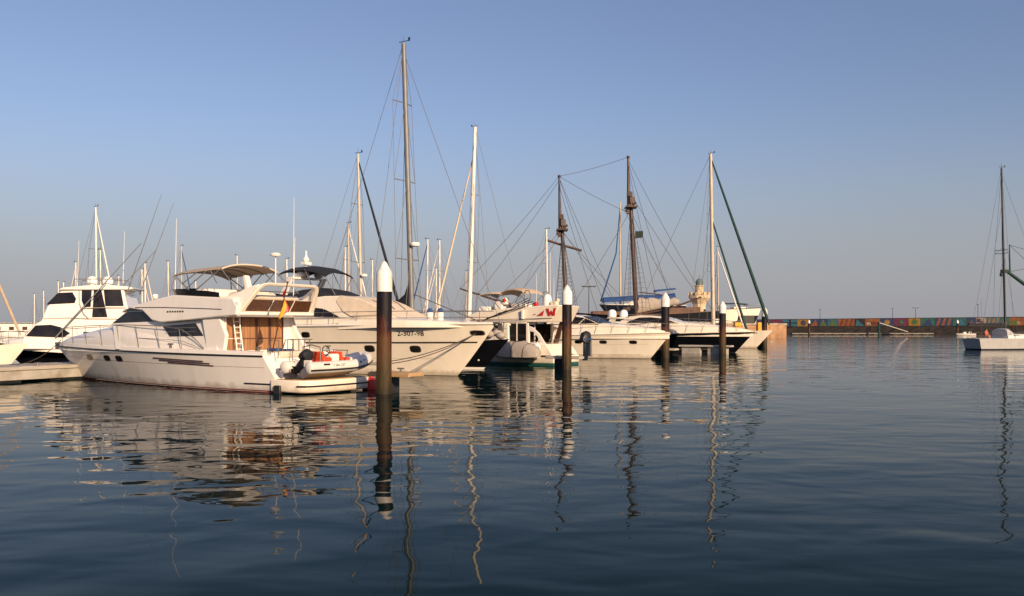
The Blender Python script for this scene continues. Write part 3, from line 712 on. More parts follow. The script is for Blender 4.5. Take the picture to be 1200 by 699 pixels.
    for k, (a, b) in enumerate((((1.3, 2.0, 1.66), (-3.2, 2.9, .85)), ((.8, -1.9, 1.6), (-1.6, -3.6, .85)), ((16.2, .75, 1.9), (17.4, 2.6, .75)), ((16.2, -.75, 1.9), (17.6, -2.4, .75)))):
        if k < 2: continue
        a, b = Vector(a), Vector(b); mb = MB(); mb.tube([a + (b - a) * t + Vector((0, 0, -.35 * 4 * t * (1 - t))) for t in [i / 10 for i in range(11)]], .018, 5); mb.build('mooring_line', 'rope', r)
    return r
yacht_near()

# Spanish flag on its staff at the stern of the near yacht
def flag():
    p = Vector((-7.67, 35.5)) + Vector((-.85, .527)) * .75 + Vector((-.527, -.85)) * 1.72
    r = thing('flag', (p.x, p.y, 1.55), 148.2, 'red and yellow flag hanging limp on a staff at the near yacht stern', 'flag')
    a, b = Vector((0, 0, 0)), Vector((-.62, -.2, 2.68))
    mb = MB(); mb.tube([a, b], .022, 6); mb.ball(tuple(b), .04, 6); mb.build('flagstaff', 'wood', r)
    mb = MB(); nu, nv = 26, 16; rows = []
    for i in range(nv + 1):          # down the hoist
        v = i / nv; row = []
        o = b + (a - b) * (.07 + .33 * v)
        for j in range(nu + 1):      # along the fly, folding and falling
            u = j / nu
            k = .09 * min(1, u * 3)
            row.append((o.x + .42 * u * (1 - .70 * u) + k * 1.2 * math.sin(u * 5 + v * 4.5), o.y + k * 1.3 * math.cos(u * 4 + v * 6) - .05 * u, o.z - u * (.92 - .12 * v) + .02 * math.sin(v * 9)))
        rows.append(row)
    mb.loft(rows, close=False)
    mb.m = []
    for i in range(nv): mb.m += [1 if .25 < (i + .5) / nv < .75 else 0] * nu
    f = mb.build('flag_cloth', ['red', 'yellow'], r, smooth=80)
    s = f.modifiers.new('thickness', 'SOLIDIFY'); s.thickness = .008
flag()

# inflatable tender stowed on the swim platform
def dinghy():
    r = thing('inflatable_dinghy', (-7.67 + .85 * .76 + .527 * .1, 35.5 - .527 * .76 + .85 * .1, .54), 148.2 - 90, 'small grey white inflatable dinghy with red seat on the swim platform', 'dinghy')
    r.scale = (1.14, 1.08, 1.08)
    # local x towards the bow of the tender, y to its port
    def side(q): return [(-1.85, q * .56, .42), (-1.6, q * .58, .42), (-.6, q * .6, .42), (.4, q * .58, .45), (1.0, q * .48, .55), (1.38, q * .26, .66)]
    left = side(1); pts = left + [(1.5, 0, .7)] + side(-1)[::-1]
    # smooth the tube path
    def cr(P, n=6):
        out = []
        for i in range(len(P) - 1):
            p0, p1, p2, p3 = Vector(P[max(i - 1, 0)]), Vector(P[i]), Vector(P[i + 1]), Vector(P[min(i + 2, len(P) - 1)])
            for k in range(n):
                t = k / n; out.append(.5 * ((2 * p1) + (p2 - p0) * t + (2 * p0 - 5 * p1 + 4 * p2 - p3) * t * t + (3 * p1 - p0 - 3 * p2 + p3) * t ** 3))
        out.append(Vector(P[-1])); return out
    sm = cr(pts); N = len(sm); mb = MB()
    rings = []
    for i, p in enumerate(sm):
        d = (sm[min(i + 1, N - 1)] - sm[max(i - 1, 0)]).normalized(); a = d.cross(Vector((0, 0, 1))).normalized(); b = a.cross(d)
        e = min(i, N - 1 - i); rr = .215 * (.25 + .75 * min(1, e / 3.) ** .6) if e < 3 else .215
        rings.append([p + (a * math.cos(2 * math.pi * k / 14) + b * math.sin(2 * math.pi * k / 14)) * rr for k in range(14)])
    mb.loft(rings); mb.build('buoyancy_tube', 'tube', r, smooth=60)
    mb = MB()
    o = [Vector(p) for p in sm[2:-2]]
    strip = []
    for i, p in enumerate(o):
        d = (o[min(i + 1, len(o) - 1)] - o[max(i - 1, 0)]).normalized(); a = d.cross(Vector((0, 0, 1))).normalized(); strip.append(p + a * -.205 + Vector((0, 0, -.075)))
    # outward side
    c = Vector((0, 0, .45)); strip = [p if (p - c).length > (q - c).length else q for p, q in zip(strip, [pp + (pp - ss) + Vector((0, 0, -.15)) for pp, ss in zip(o, strip)])]
    mb.tube(strip, .03, 6); mb.build('rubbing_strake', 'rubber', r)
    mb = MB(); rr = []
    for x, hw, zk in ((-1.5, .45, .02), (-.5, .47, .0), (.4, .44, .04), (1.0, .3, .18), (1.3, .08, .42)):
        rr.append([(x, -hw, .36 + max(0, x) * .12), (x, -hw * .5, zk + .13), (x, 0, zk), (x, hw * .5, zk + .13), (x, hw, .36 + max(0, x) * .12)])
    mb.loft(rr); mb.build('rigid_bottom', 'gel2', r, smooth=40)
    mb = MB(); mb.box((-1.48, 0, .42), (.06, .8, .5)); mb.build('transom', 'gel', r, bevel=.02)
    mb = MB(); mb.box((-.15, 0, .62), (.42, .42, .5)); mb.build('console', 'gel', r, bevel=.06)
    mb = MB(); mb.tube([(-.42 + .0 * k, .17 * math.cos(2 * math.pi * k / 16), .98 + .17 * math.sin(2 * math.pi * k / 16)) for k in range(16)], .018, 6, closed=True); mb.tube([(-.42, -.16, .98), (-.42, .16, .98)], .014); mb.tube([(-.42, 0, .98), (-.2, 0, .85)], .02); mb.build('steering_wheel', 'rubber', r)
    for x, h in ((-.62, .62), (.28, .60)):
        mb = MB(); mb.box((x, 0, h), (.42, .62, .26)); mb.box((x - .2, 0, h + .2), (.1, .6, .3), ry=-.2); mb.build('seat', 'orange', r, bevel=.07, seg=3)
    mb = MB(); mb.box((.85, 0, .62), (.5, .5, .22), ry=-.1); mb.build('bow_locker', 'gel', r, bevel=.06)
    mb = MB()
    mb.tube([(-1.1, .42, .55), (-1.1, .42, 1.12), (-1.1, 0, 1.2), (-1.1, -.42, 1.12), (-1.1, -.42, .55)], .022, 6)
    mb.tube([(.1, .42, .6), (.35, .3, .98), (.35, -.3, .98), (.1, -.42, .6)], .02, 6); mb.build('grab_rail', 'steel', r)
    e = thing('outboard_motor', (0, 0, 0), 0, None, None); e.parent = r; e.location = (-1.55, 0, .5); e.rotation_euler = (0, R(44), 0); e.scale = (.85, .85, .85)
    mb = MB(); mb.house([(-.34, .12, .3, .44), (-.26, .17, .22, .68), (0, .19, .2, .76), (.16, .16, .22, .68), (.22, .08, .28, .5)], e=.6); mb.build('engine_cowl', 'rubber', e)
    mb = MB(); mb.slab([(-.2, .3), (.1, .3), (.08, -.35), (-.02, -.55), (-.22, -.55), (-.16, -.3)], -.07, .07); mb.box((-.1, 0, -.33), (.4, .2, .03)); mb.tube([(-.28, 0, -.48), (.1, 0, -.48)], .06, 8, .03); mb.build('drive_leg', 'black', e, bevel=.02)
    # number board and small markings on the tube
    mb = MB(); mb.box((-.55, -.815, .50), (.72, .02, .20)); nb = mb.build('number_board', 'white', r, bevel=.006)
    text('lettering', '7-BA-357', .15, (-.88, -.829, .445), (1, 0, 0), (0, 0, 1), 'rubber', nb)
    mb = MB()
    mb.box((-1.15, -.79, .53), (.28, .02, .06)); mb.box((.55, -.755, .56), (.10, .02, .07), rz=.1); mb.box((.82, -.70, .60), (.22, .02, .08), rz=.25); mb.build('tube_marking', 'rubber', r, smooth=0)
dinghy()
c = Vector((-7.67, 35.5)) + Vector((.85, -.527)) * 1.25 + Vector((.527, .85)) * 1.72
r = thing('fender', (c.x, c.y, 0), 58, 'big red fender floating at the far end of the swim platform', 'fender')
mb = MB(); mb.lathe([(.001, -.3), (.3, -.28), (.36, -.15), (.36, .32), (.3, .42), (.08, .46), (.06, .52), (.001, .53)], n=20); mb.build('buoy_body', 'red', r, smooth=40)
mb = MB(); mb.tube([(0, 0, .5), (-.1, -.1, .75)], .02, 5); mb.build('line', 'rope', r)

# ------------------------------------------------------------------ sailing yachts
def stays(lines, r=.014):
    mb = MB()
    for l in lines: mb.tube(l, r, 4)
    return mb
def sailboat(loc, hdg, L, label, B=None, free=1.2, bow=None, hullm=('gel', 'anti', 'navy'), mast=.58, mh=15, mr=.10, rake=.35, mm='whitemast', spr=(.38, .7), sprw=.09,
             boom=.36, cover='nvcan', jib=None, jibr=.07, group=None, cat='sailboat', cabin=True, detail=True, inner=None, jib_top=.97, wire=.012, radar=None, dark_bands=False, zoff=0., spray='nvcan', mast_base=None):
    r = thing('sailboat', (loc[0], loc[1], zoff), hdg, label, cat, group)
    B = B or L * .29; bow = bow or free * 1.25
    H = Hull(L, L * .88, B, free, bow, draft=.5, pd=2.2, qd=.85, pw=2.0, qw=.95, sw=.72, flare=1.1, rake=-.35, stem=1.0, side=.90, sheer_p=1.8, dip=.05)
    H.build(r, list(hullm), n=26 if detail else 14)
    mx = L * mast; zd = H.zs(mast) if not mast_base else mast_base
    if cabin:
        c0, c1 = L * .30, L * .74; hw = B * .33
        mb = MB(); mb.house([(c0, hw, free - .1, free + .5), (c0 + .1, hw * 1.02, free - .1, free + .52), (L * .5, hw, free, free + .52), (L * .64, hw * .78, free, free + .40), (c1, hw * .42, free, free + .12)], e=.4); cb = mb.build('cabin', 'deck', r, smooth=50)
        mb = MB(); wf = lambda x, z: hw * (1.0 - max(0, x - L * .5) / (L * .14) * .22) * .985
        mb.pane([(L * .36, free + .2), (L * .56, free + .2), (L * .54, free + .36), (L * .36, free + .38)], wf, .02); mb.build('cabin_window', 'glass', cb, smooth=0)
        mb = MB(); mb.house([(c0 - .1, hw * .95, free + .3, free + 1.05), (c0 + .3, hw * .95, free + .3, free + 1.15), (c0 + 1.0, hw * .8, free + .4, free + .62)], e=.45); mb.build('spray_hood', spray, r, smooth=50)
    top = Vector((mx - rake, 0, mh)); foot = Vector((mx, 0, zd - .1))
    at = lambda f: foot + (top - foot) * f
    mb = MB(); mb.tube([foot, at(.5), at(.97), top], mr, 10, mr * .72); m = mb.build('mast', mm, r, smooth=60)
    mb = MB(); mb.tube([top, top + Vector((0, 0, .5))], .02, 4); mb.tube([top + Vector((-.35, 0, .12)), top + Vector((.45, 0, .12))], .025, 4); mb.box(tuple(top + Vector((.45, 0, .2))), (.12, .05, .22)); mb.build('masthead_gear', 'rubber', m)
    mb = MB()
    for f in spr:
        p = at(f); w_ = mh * sprw * (1.12 - .35 * f); mb.tube([p + Vector((-.25, -w_, .05)), p, p + Vector((-.25, w_, .05))], .035, 5)
    mb.build('spreader', 'alu', r)
    ln = []
    for q in (1, -1):
        prev = Vector((mx - .25, q * (H.half(mx) - .08), zd)); 
        for f in spr:
            p = at(f); w_ = mh * sprw * (1.12 - .35 * f); e = p + Vector((-.25, q * w_, .05)); ln.append([prev, e]); ln.append([Vector((mx + (.3 if f == spr[0] else -.1), q * (H.half(mx) - .1), zd)) if f == spr[0] else prev, p + Vector((0, 0, .3))]); prev = e
        ln.append([prev, at(.985)]); ln.append([Vector((mx - L * .16, q * (H.half(mx - L * .16) - .05), free)), at(.80 if q > 0 else .99)])
        ln.append([Vector((.25, q * B * .28, free)), Vector((.8, q * .25, free + mh * .22)), top] if q > 0 else [Vector((.25, q * B * .28, free)), Vector((.8, q * .25, free + mh * .22))])
    bowp = Vector((L - .25, 0, bow + .05)); head = at(jib_top)
    if not jib: ln.append([bowp, head])
    if inner: ln.append([Vector((inner[0], 0, bow)), at(inner[1])]) if not inner[2] else None
    stays(ln, wire).build('rigging', 'wire', r)
    if jib:
        a = bowp + (head - bowp) * .03
        mb = MB(); pts = [bowp + (head - bowp) * k for k in (.03, .06, .12, .3, .6, .85, .97, 1.0)]; sag = [Vector((0, 0, 0))] * 8
        rr = [.5, .9, 1.15, 1.1, .9, .7, .5, .35]; rings = []
        d = (head - bowp).normalized(); n1 = d.cross(Vector((0, 1, 0))).normalized(); n2 = Vector((0, 1, 0))
        for p, k in zip(pts, rr): rings.append([p + (n1 * math.cos(t) + n2 * math.sin(t)) * jibr * k for t in [2 * math.pi * i / 8 for i in range(8)]])
        mb.loft(rings); mb.build('furled_sail', jib, r, smooth=60)
    if inner and inner[2]:
        mb = MB(); mb.tube([(inner[0], 0, bow + .1), at(inner[1])], jibr * .9, 8, jibr * .5); mb.build('furled_staysail', inner[2], r, smooth=60)
    if boom:
        bz = free + 1.35; bl = L * boom; g = Vector((mx - .15, 0, bz)); e = Vector((mx - bl, 0, bz + .12))
        mb = MB(); mb.tube([g, e], .08, 8); mb.build('boom', mm, r)
        rings = []
        for k in range(9):
            t = k / 8; c = g + (e - g) * (t * .98 + .005) + Vector((0, 0, .06)); h = (.42 - .24 * t) * (L / 14); w_ = .17 - .07 * t
            rings.append([c + Vector((0, w_ * math.cos(2 * math.pi * i / 10), max(-.12, h * .5 + h * .62 * math.sin(2 * math.pi * i / 10)) - .02 * math.sin(k * 2))) for i in range(10)])
        mb = MB(); mb.loft(rings); mb.build('sail_cover', cover, r, smooth=60)
    if detail:
        H.rail(r, [(.4, free + .65), (L * .5, free + .62), (L * .9, bow + .6), (L - .1, bow + .62)], r=.014, post=1.9, lean=0, mid=True, inset=.06)
    if radar:
        p = at(radar); mb = MB(); mb.lathe([(.001, -.12), (.28, -.1), (.32, 0), (.26, .12), (.001, .16)], tuple(p + Vector((.42, 0, 0))), 14); mb.box(tuple(p + Vector((.2, 0, -.12))), (.4, .1, .05)); mb.build('radar_dome', 'white', m)
    return r, H, at

# black sailing yacht with the tallest mast
u2 = Vector((.85, -.527))
bp = Vector((-.15, 52.6)) - u2 * 15
r, H, at = sailboat((bp.x, bp.y), -31.8, 15, 'black hulled sailing yacht with the tallest grey mast behind the lettered yacht', B=3.8, free=1.45, bow=1.82, hullm=('black', 'white', 'white'), mast=.523, mh=20.5, mr=.19, rake=.75, mm='alu',
                    spr=(.28, .54, .80), sprw=.055, boom=.42, cover='black', jib=None, wire=.018, radar=.33, cabin=True)
mb = MB(); mb.tube([H.at(13.0, .55, -1, .0), H.at(13.0, .55, -1, .06)], .05, 8); mb.build('hull_fitting', 'white', r)
mb = MB()
for k in range(7):
    x = 14.55 - k * .34; mb.ball((x, -.25 + .18 * math.sin(k * 2.2), 2.02 + .16 * math.sin(k * 1.7) + (.12 if k in (2, 3, 5) else 0)), .30 + .06 * math.sin(k * 3.1), 8, sz=.75)
mb.build('heaped_sail', 'grey', r, smooth=80)
mb = MB(); mb.tube([(14.6, 0, 2.25), (7.6, 0, 4.7)], .03, 5); mb.build('bow_pole', 'steel', r)
mb = MB(); mb.slab([(5.2, 3.1), (7.65, 3.1), (7.75, 4.9), (7.6, 5.3), (7.3, 4.6), (6.3, 3.9)], -.22, .22); mb.build('mast_cover', 'nvcan', r, smooth=30, bevel=.1)

bp = Vector((-8.83, 77.5)) - u2 * 12.5
sailboat((bp.x, bp.y), -31.8, 12.5, 'sailboat with pale tan mast and dark furled headsail beyond the tan covered yacht', free=1.3, mast=.563, mh=18.1, mr=.16, rake=.45, mm='tanmast', spr=(.42, .73), sprw=.05, jib='nvcan', jibr=.12, cover='nvcan', radar=.35, wire=.018)
mp = Vector((-4.95, 102)); ub = Vector((-.85, .527)); bp = mp - ub * 7.4
sailboat((bp.x, bp.y), 148.2, 13, 'sailboat with tall bright white mast and cream furled headsail behind the cream canopy boat', free=1.3, mast=.569, mh=25.2, mr=.26, rake=.9, mm='whitemast', spr=(.36, .68), sprw=.04, jib='pale', jibr=.12, jib_top=.88, cover='blcan', wire=.022)

# cutter with green furled sails
bp = Vector((30.9, 106)) - u2 * 17.1
r, H, at = sailboat((bp.x, bp.y), -31.8, 17.1, 'white sailing yacht with raked bow and two green furled headsails', B=4.6, free=1.8, bow=2.18, hullm=('gel2', 'anti', 'gel2'), mast=.573, mh=23.8, mr=.25, rake=.35, mm='tanmast', spr=(.34, .66), sprw=.045,
                    jib='grcan', jibr=.18, jib_top=.98, inner=(13.9, .64, 'grcan'), cover='nvcan', wire=.022)
mb = MB()
for i in range(9):
    if i == 3: continue
    for z0, z1 in ((1.78, 1.92),):
        p = H.at(15.3 - i * .2, 1.85, -1, .012); h = .1 + .05 * ((i * 7) % 3); mb.box((p.x, p.y, 1.83 + h * .2), (.13, .03, h))
mb.build('bow_lettering', 'rubber', r, smooth=0)

# grey sloop at the right edge, stern towards the wall
sailboat((51.9, 100.8), 14, 12, 'grey white sloop with dark sail cover moored alone at the right', B=3.7, free=1.25, bow=1.6, hullm=('greyhull', 'anti', 'navy'), mast=.36, mh=20.6, mr=.13, rake=.55, mm='rubber', spr=(.5, .52), sprw=.05, boom=.42, cover='nvcan', wire=.018, spray='greyhull')
def seated_person(loc, rz, label, shirt):
    r = thing('person', loc, rz, label, 'person')
    V = [(0, 0, 0), (0, 0, .22), (.02, 0, .45), (.03, 0, .56), (.05, 0, .66), (.06, 0, .76), (.22, .1, .0), (.42, .12, .02), (.44, .12, -.36), (.53, .12, -.40), (.22, -.1, .0), (.42, -.12, .02), (.44, -.12, -.36), (.53, -.12, -.40),
         (.02, .19, .46), (.08, .25, .22), (.3, .2, .12), (.02, -.19, .46), (.08, -.25, .22), (.3, -.2, .12)]
    E_ = [(0, 1), (1, 2), (2, 3), (3, 4), (4, 5), (0, 6), (6, 7), (7, 8), (8, 9), (0, 10), (10, 11), (11, 12), (12, 13), (2, 14), (14, 15), (15, 16), (2, 17), (17, 18), (18, 19)]
    rad = [.15, .15, .16, .06, .09, .09, .09, .065, .05, .04, .09, .065, .05, .04, .06, .045, .035, .06, .045, .035]
    me = bpy.data.meshes.new('body'); me.from_pydata(V, E_, []); o = bpy.data.objects.new('body', me); COL.objects.link(o); o.parent = r
    sk = o.modifiers.new('skin', 'SKIN'); 
    for k, q in enumerate(me.skin_vertices[0].data): q.radius = (rad[k], rad[k]); q.use_root = (k == 0)
    o.modifiers.new('smooth', 'SUBSURF').levels = 1; o.modifiers['smooth'].render_levels = 1; me.materials.append(M['skin'])
    mb = MB(); mb.loft([[(c[0] + rx * math.cos(t), ry * math.sin(t), c[1]) for t in [2 * math.pi * i / 12 for i in range(12)]] for c, rx, ry in (((0, -.05), .17, .2), ((0, .2), .17, .19), ((.01, .4), .17, .22), ((.02, .52), .1, .13), ((.03, .55), .07, .08))]); mb.build('shirt', shirt, r, smooth=60)
    mb = MB(); mb.ball((.035, 0, .765), .108, 8); mb.build('hair', 'rope', r, smooth=60)
    return r
p = Vector((51.9, 100.8)) + Vector((math.cos(R(14)), math.sin(R(14)))) * 1.7
seated_person((p.x, p.y, 1.55), -60, 'person in an orange shirt sitting in the cockpit of the grey sloop', 'orange')

# ------------------------------------------------------------------ background sailboats, one by one
BG = [ # mast px, top py, target mast height, label
 (40, 345, 13, 'small far sailboat mast left of the black hulled sport fisher'), (51, 341, 13, 'far sailboat with short white mast above the sport fisher window'), (68, 330, 14, 'far sailboat mast just left of the sport fisher flybridge'),
 (75, 331, 14, 'far sailboat with stubby mast behind the sport fisher flybridge window'), (88, 308, 14, 'sailboat with thick white mast left of the sport fisher domes'), (113.5, 243, 18, 'sailboat with tall white mast rising behind the sport fisher domes'),
 (117.5, 293, 15, 'sailboat with shorter white mast beside the tall mast behind the domes'), (139, 324, 13, 'far sailboat with low mast behind the sport fisher roof end'), (167, 316, 14, 'left one of two close white masts between sport fisher and tan bimini'),
 (170.5, 309, 14, 'right one of two close white masts between sport fisher and tan bimini'), (197, 307, 15, 'far sailboat with white mast at the left end of the tan bimini'), (213, 289, 16, 'sailboat with tan mast seen through the tan bimini frame'),
 (229, 330, 13, 'low far mast seen beneath the tan bimini'), (277, 300, 15, 'far sailboat with thick white mast rising over the tan bimini'), (337, 304, 14, 'far sailboat mast left of the navy bimini top'),
 (405, 290, 15, 'sailboat mast right of the navy bimini top'), (409.5, 262, 17, 'slim sailboat mast close left of the tan mast'), (436, 305, 14, 'far white mast between the tan mast and the nearest pile'), (455, 312, 14, 'far mast tip beside the nearest pile cap'),
 (500, 281, 16, 'sailboat mast with blue furled sail right of the tallest mast'), (515, 282, 16, 'sailboat white mast between tallest mast and bright white mast'), (511, 315, 14, 'low far mast beside the white mast left of the bright one'), (546, 318, 14, 'low far tan mast close beside the bright white mast'),
 (642, 269, 17, 'far sailboat with pale mast left of the fore mast of the old ship'), (842, 290, 17, 'far mast right of the green sailed cutter mast')]
for i, (p, ty, mh, lb) in enumerate(BG):
    D = (mh - 2.5) * 1050 / (384 - ty); D = min(D, 260)
    mh = pz(ty, D); L = mh * rnd.uniform(.62, .72); x = px(p, D)
    h = 148.2 if rnd.random() < .5 else -31.8
    if p == 842: h = 0
    ms = .57; c, s_ = math.cos(R(h)), math.sin(R(h))
    sailboat((x - c * L * ms, D - s_ * L * ms), h, L, lb, free=1.1, mast=ms, mh=mh, mr=.085 * (1 + D / 220), rake=rnd.uniform(0, .25), mm=('tanmast' if 'tan mast' in lb and 'left of the tan' not in lb and 'between' not in lb or p in (409.5, 842) else 'whitemast'), spr=(.45,) if mh < 15 else (.36, .68), sprw=.055,
             jib={500: 'blcan', 167: 'pale', 170.5: 'pale', 113.5: 'whitemast', 213: 'blcan'}.get(p, rnd.choice([None, 'whitemast', None])), jibr=.10 if D < 160 else .12, cover=rnd.choice(['nvcan', 'blcan', 'pale']), wire=.012 * (1 + D / 250), detail=False, group='background sailboats')
# white sailing boat at the far left edge, bow to the right
bp = Vector((px(26, 45.5), 45.5)); hd = 8; uu = Vector((math.cos(R(hd)), math.sin(R(hd)))); bp = bp + UV * 1.0 + Vector((.9, 0)) - uu * 11
sailboat((bp.x, bp.y), hd, 11, 'white sailboat at the left edge with a tan furled headsail', free=1.3, bow=1.7, hullm=('gel2', 'anti', 'gel2'), mast=.56, mh=14, mr=.1, rake=.2, jib='tan', jibr=.07, cover='nvcan')

# ------------------------------------------------------------------ black hulled sport fisher at the left
def sport_fisher():
    r = thing('sport_fishing_boat', (-18.0, 62.1, -.2), 191, 'black hulled white sport fishing boat with two radar domes and long outriggers', 'motor yacht')
    r.scale = (1.09, 1.09, 1.09)
    H = Hull(15, 13.2, 4.8, .95, 1.62, pd=2.5, qd=.8, pw=1.9, sw=.93, flare=1.5, boot=.1, dip=.12, sheer_p=2.2, stem=.9)
    H.build(r, ['black', 'anti', 'white'])
    H.strake(r, 1.0, 'gel', .06)
    mb = MB(); mb.house([(14.6, .15, 1.2, 1.62), (13.9, .8, 1.2, 1.78), (12.6, 1.55, 1.1, 1.95), (11, 1.9, 1.0, 2.0), (8, 2.05, .8, 2.0)], e=.4, n=16); mb.build('foredeck', 'gel', r, smooth=50)
    wf = lambda x, z: 2.08 - .16 * (z - 1.4) - .06 * max(0, x - 9.5)
    body = [(12.95, 1.2), (12.85, 1.88), (12.28, 2.66), (11.9, 2.86), (11.62, 3.7), (10.95, 4.6), (10.6, 4.78), (7.35, 4.78), (7.1, 3.75), (6.6, 3.1), (5.2, 3.0), (4.9, 1.1)]
    mb = MB(); mb.prof(body, wf); mb.build('deckhouse', 'gel', r, smooth=30, bevel=.06)
    mb = MB()
    for q in (1, -1):
        mb.tube([(x, q * (wf(x, z) + .01), z) for x, z in ((12.1, 3.0), (10.4, 3.05), (9.3, 3.0), (7.0, 2.98), (5.3, 2.9))], .02, 5); mb.tube([(x, q * (wf(x, z) + .01), z) for x, z in ((9.85, 4.72), (9.8, 3.9), (9.55, 3.3), (9.25, 3.0))], .03, 5); mb.tube([(x, q * (wf(x, z) + .05), z) for x, z in ((9.6, 3.62), (8.4, 3.66), (7.2, 3.66))], .022, 5)
    mb.build('trim_line', 'grey', r)
    for nm, po in (('windscreen_side', [(12.72, 1.95), (12.2, 2.6), (11.35, 2.64), (10.8, 2.5), (10.25, 2.14), (10.6, 1.9)]), ('upper_window', [(11.55, 3.84), (11.02, 4.54), (10.22, 4.58), (10.0, 4.2), (10.06, 3.94)]),
                   ('enclosure_pane', [(9.70, 4.70), (9.14, 4.70), (9.16, 3.72), (9.5, 3.70), (9.68, 4.1)]), ('enclosure_pane', [(9.02, 4.72), (8.60, 4.72), (8.2, 3.10), (9.05, 3.10)]), ('enclosure_pane', [(8.46, 4.72), (7.50, 4.72), (7.30, 3.76), (8.34, 3.76)])):
        for q in (1, -1):
            mb = MB(); mb.pane(po, wf, .02, (q,)); mb.build(nm, 'glass', r, smooth=0, bevel=.012)
    for a, b in (((12.72, 1.98), (12.24, 2.6)), ((11.58, 3.86), (11.02, 4.5))):
        mb = MB(); x0, z0 = a; x1, z1 = b; w0, w1 = wf(*a) - .12, wf(*b) - .12
        mb.add([(x0 + .10, -w0, z0), (x0 + .10, w0, z0), (x1 + .10, w1, z1), (x1 + .10, -w1, z1), (x0 - .02, -w0, z0 - .06), (x0 - .02, w0, z0 - .06), (x1 - .02, w1, z1 - .06), (x1 - .02, -w1, z1 - .06)], [(0, 1, 2, 3), (7, 6, 5, 4), (0, 4, 5, 1), (1, 5, 6, 2), (2, 6, 7, 3), (3, 7, 4, 0)]); mb.build('windscreen', 'glass', r, smooth=0)
    mb = MB(); mb.prof([(11.0, 4.72), (10.7, 4.86), (9.5, 4.98), (8.4, 5.04), (7.0, 4.94), (6.75, 4.84), (7.0, 4.76)], lambda x, z: wf(9, 4.7) + .12); mb.build('hard_top', 'gel', r, smooth=40, bevel=.03)
    mb = MB(); mb.box((6.6, 0, 3.2), (1.2, 2.4, .35)); mb.build('aft_bench', 'pale', r, bevel=.06)
    mb = MB(); mb.box((7.0, 1.86, 3.05), (.5, .12, .5)); mb.build('life_ring_box', 'orange', r, bevel=.04)
    for x in (9.5, 8.6):
        mb = MB(); mb.lathe([(.2, 0), (.22, .12), (.31, .2), (.32, .42), (.25, .58), (.12, .66), (.001, .68)], (x, 0, 4.96), 16); mb.build('radar_dome', 'white', r, smooth=50)
    mb = MB()
    for q in (.9, -.9):
        mb.tube([(10.4, q, 4.9), (10.3, q, 5.4), (7.6, q, 5.42), (7.5, q, 4.95)], .025, 5)
        for x in (9.4, 8.5): mb.tube([(x, q, 5.0), (x, q, 5.4)], .02, 5)
    mb.build('roof_rail', 'steel', r)
    for q in (1, -1):
        mb = MB(); mb.tube([(11.0, q * 2.05, 1.9), (6.2, q * 2.3, 7.5)], .045, 6, .02); mb.build('outrigger', 'alu', r)
        mb = MB(); mb.tube([(7.1, q * 1.7, 4.6), (5.1, q * 2.0, 10.5)], .035, 6, .012); mb.build('fishing_rod', 'alu', r)
    for x, h in ((10.2, 2.8), (7.6, 3.4)):
        mb = MB(); mb.tube([(x, .6, 4.95), (x - .1, .6, 4.95 + h)], .02, 5, .008); mb.build('whip_antenna', 'white', r)
    H.rail(r, [(7.5, 1.7), (8.2, 2.0), (11, 2.1), (14, 2.25), (14.8, 2.25)], r=.02, post=1.2, lean=.1)
sport_fisher()

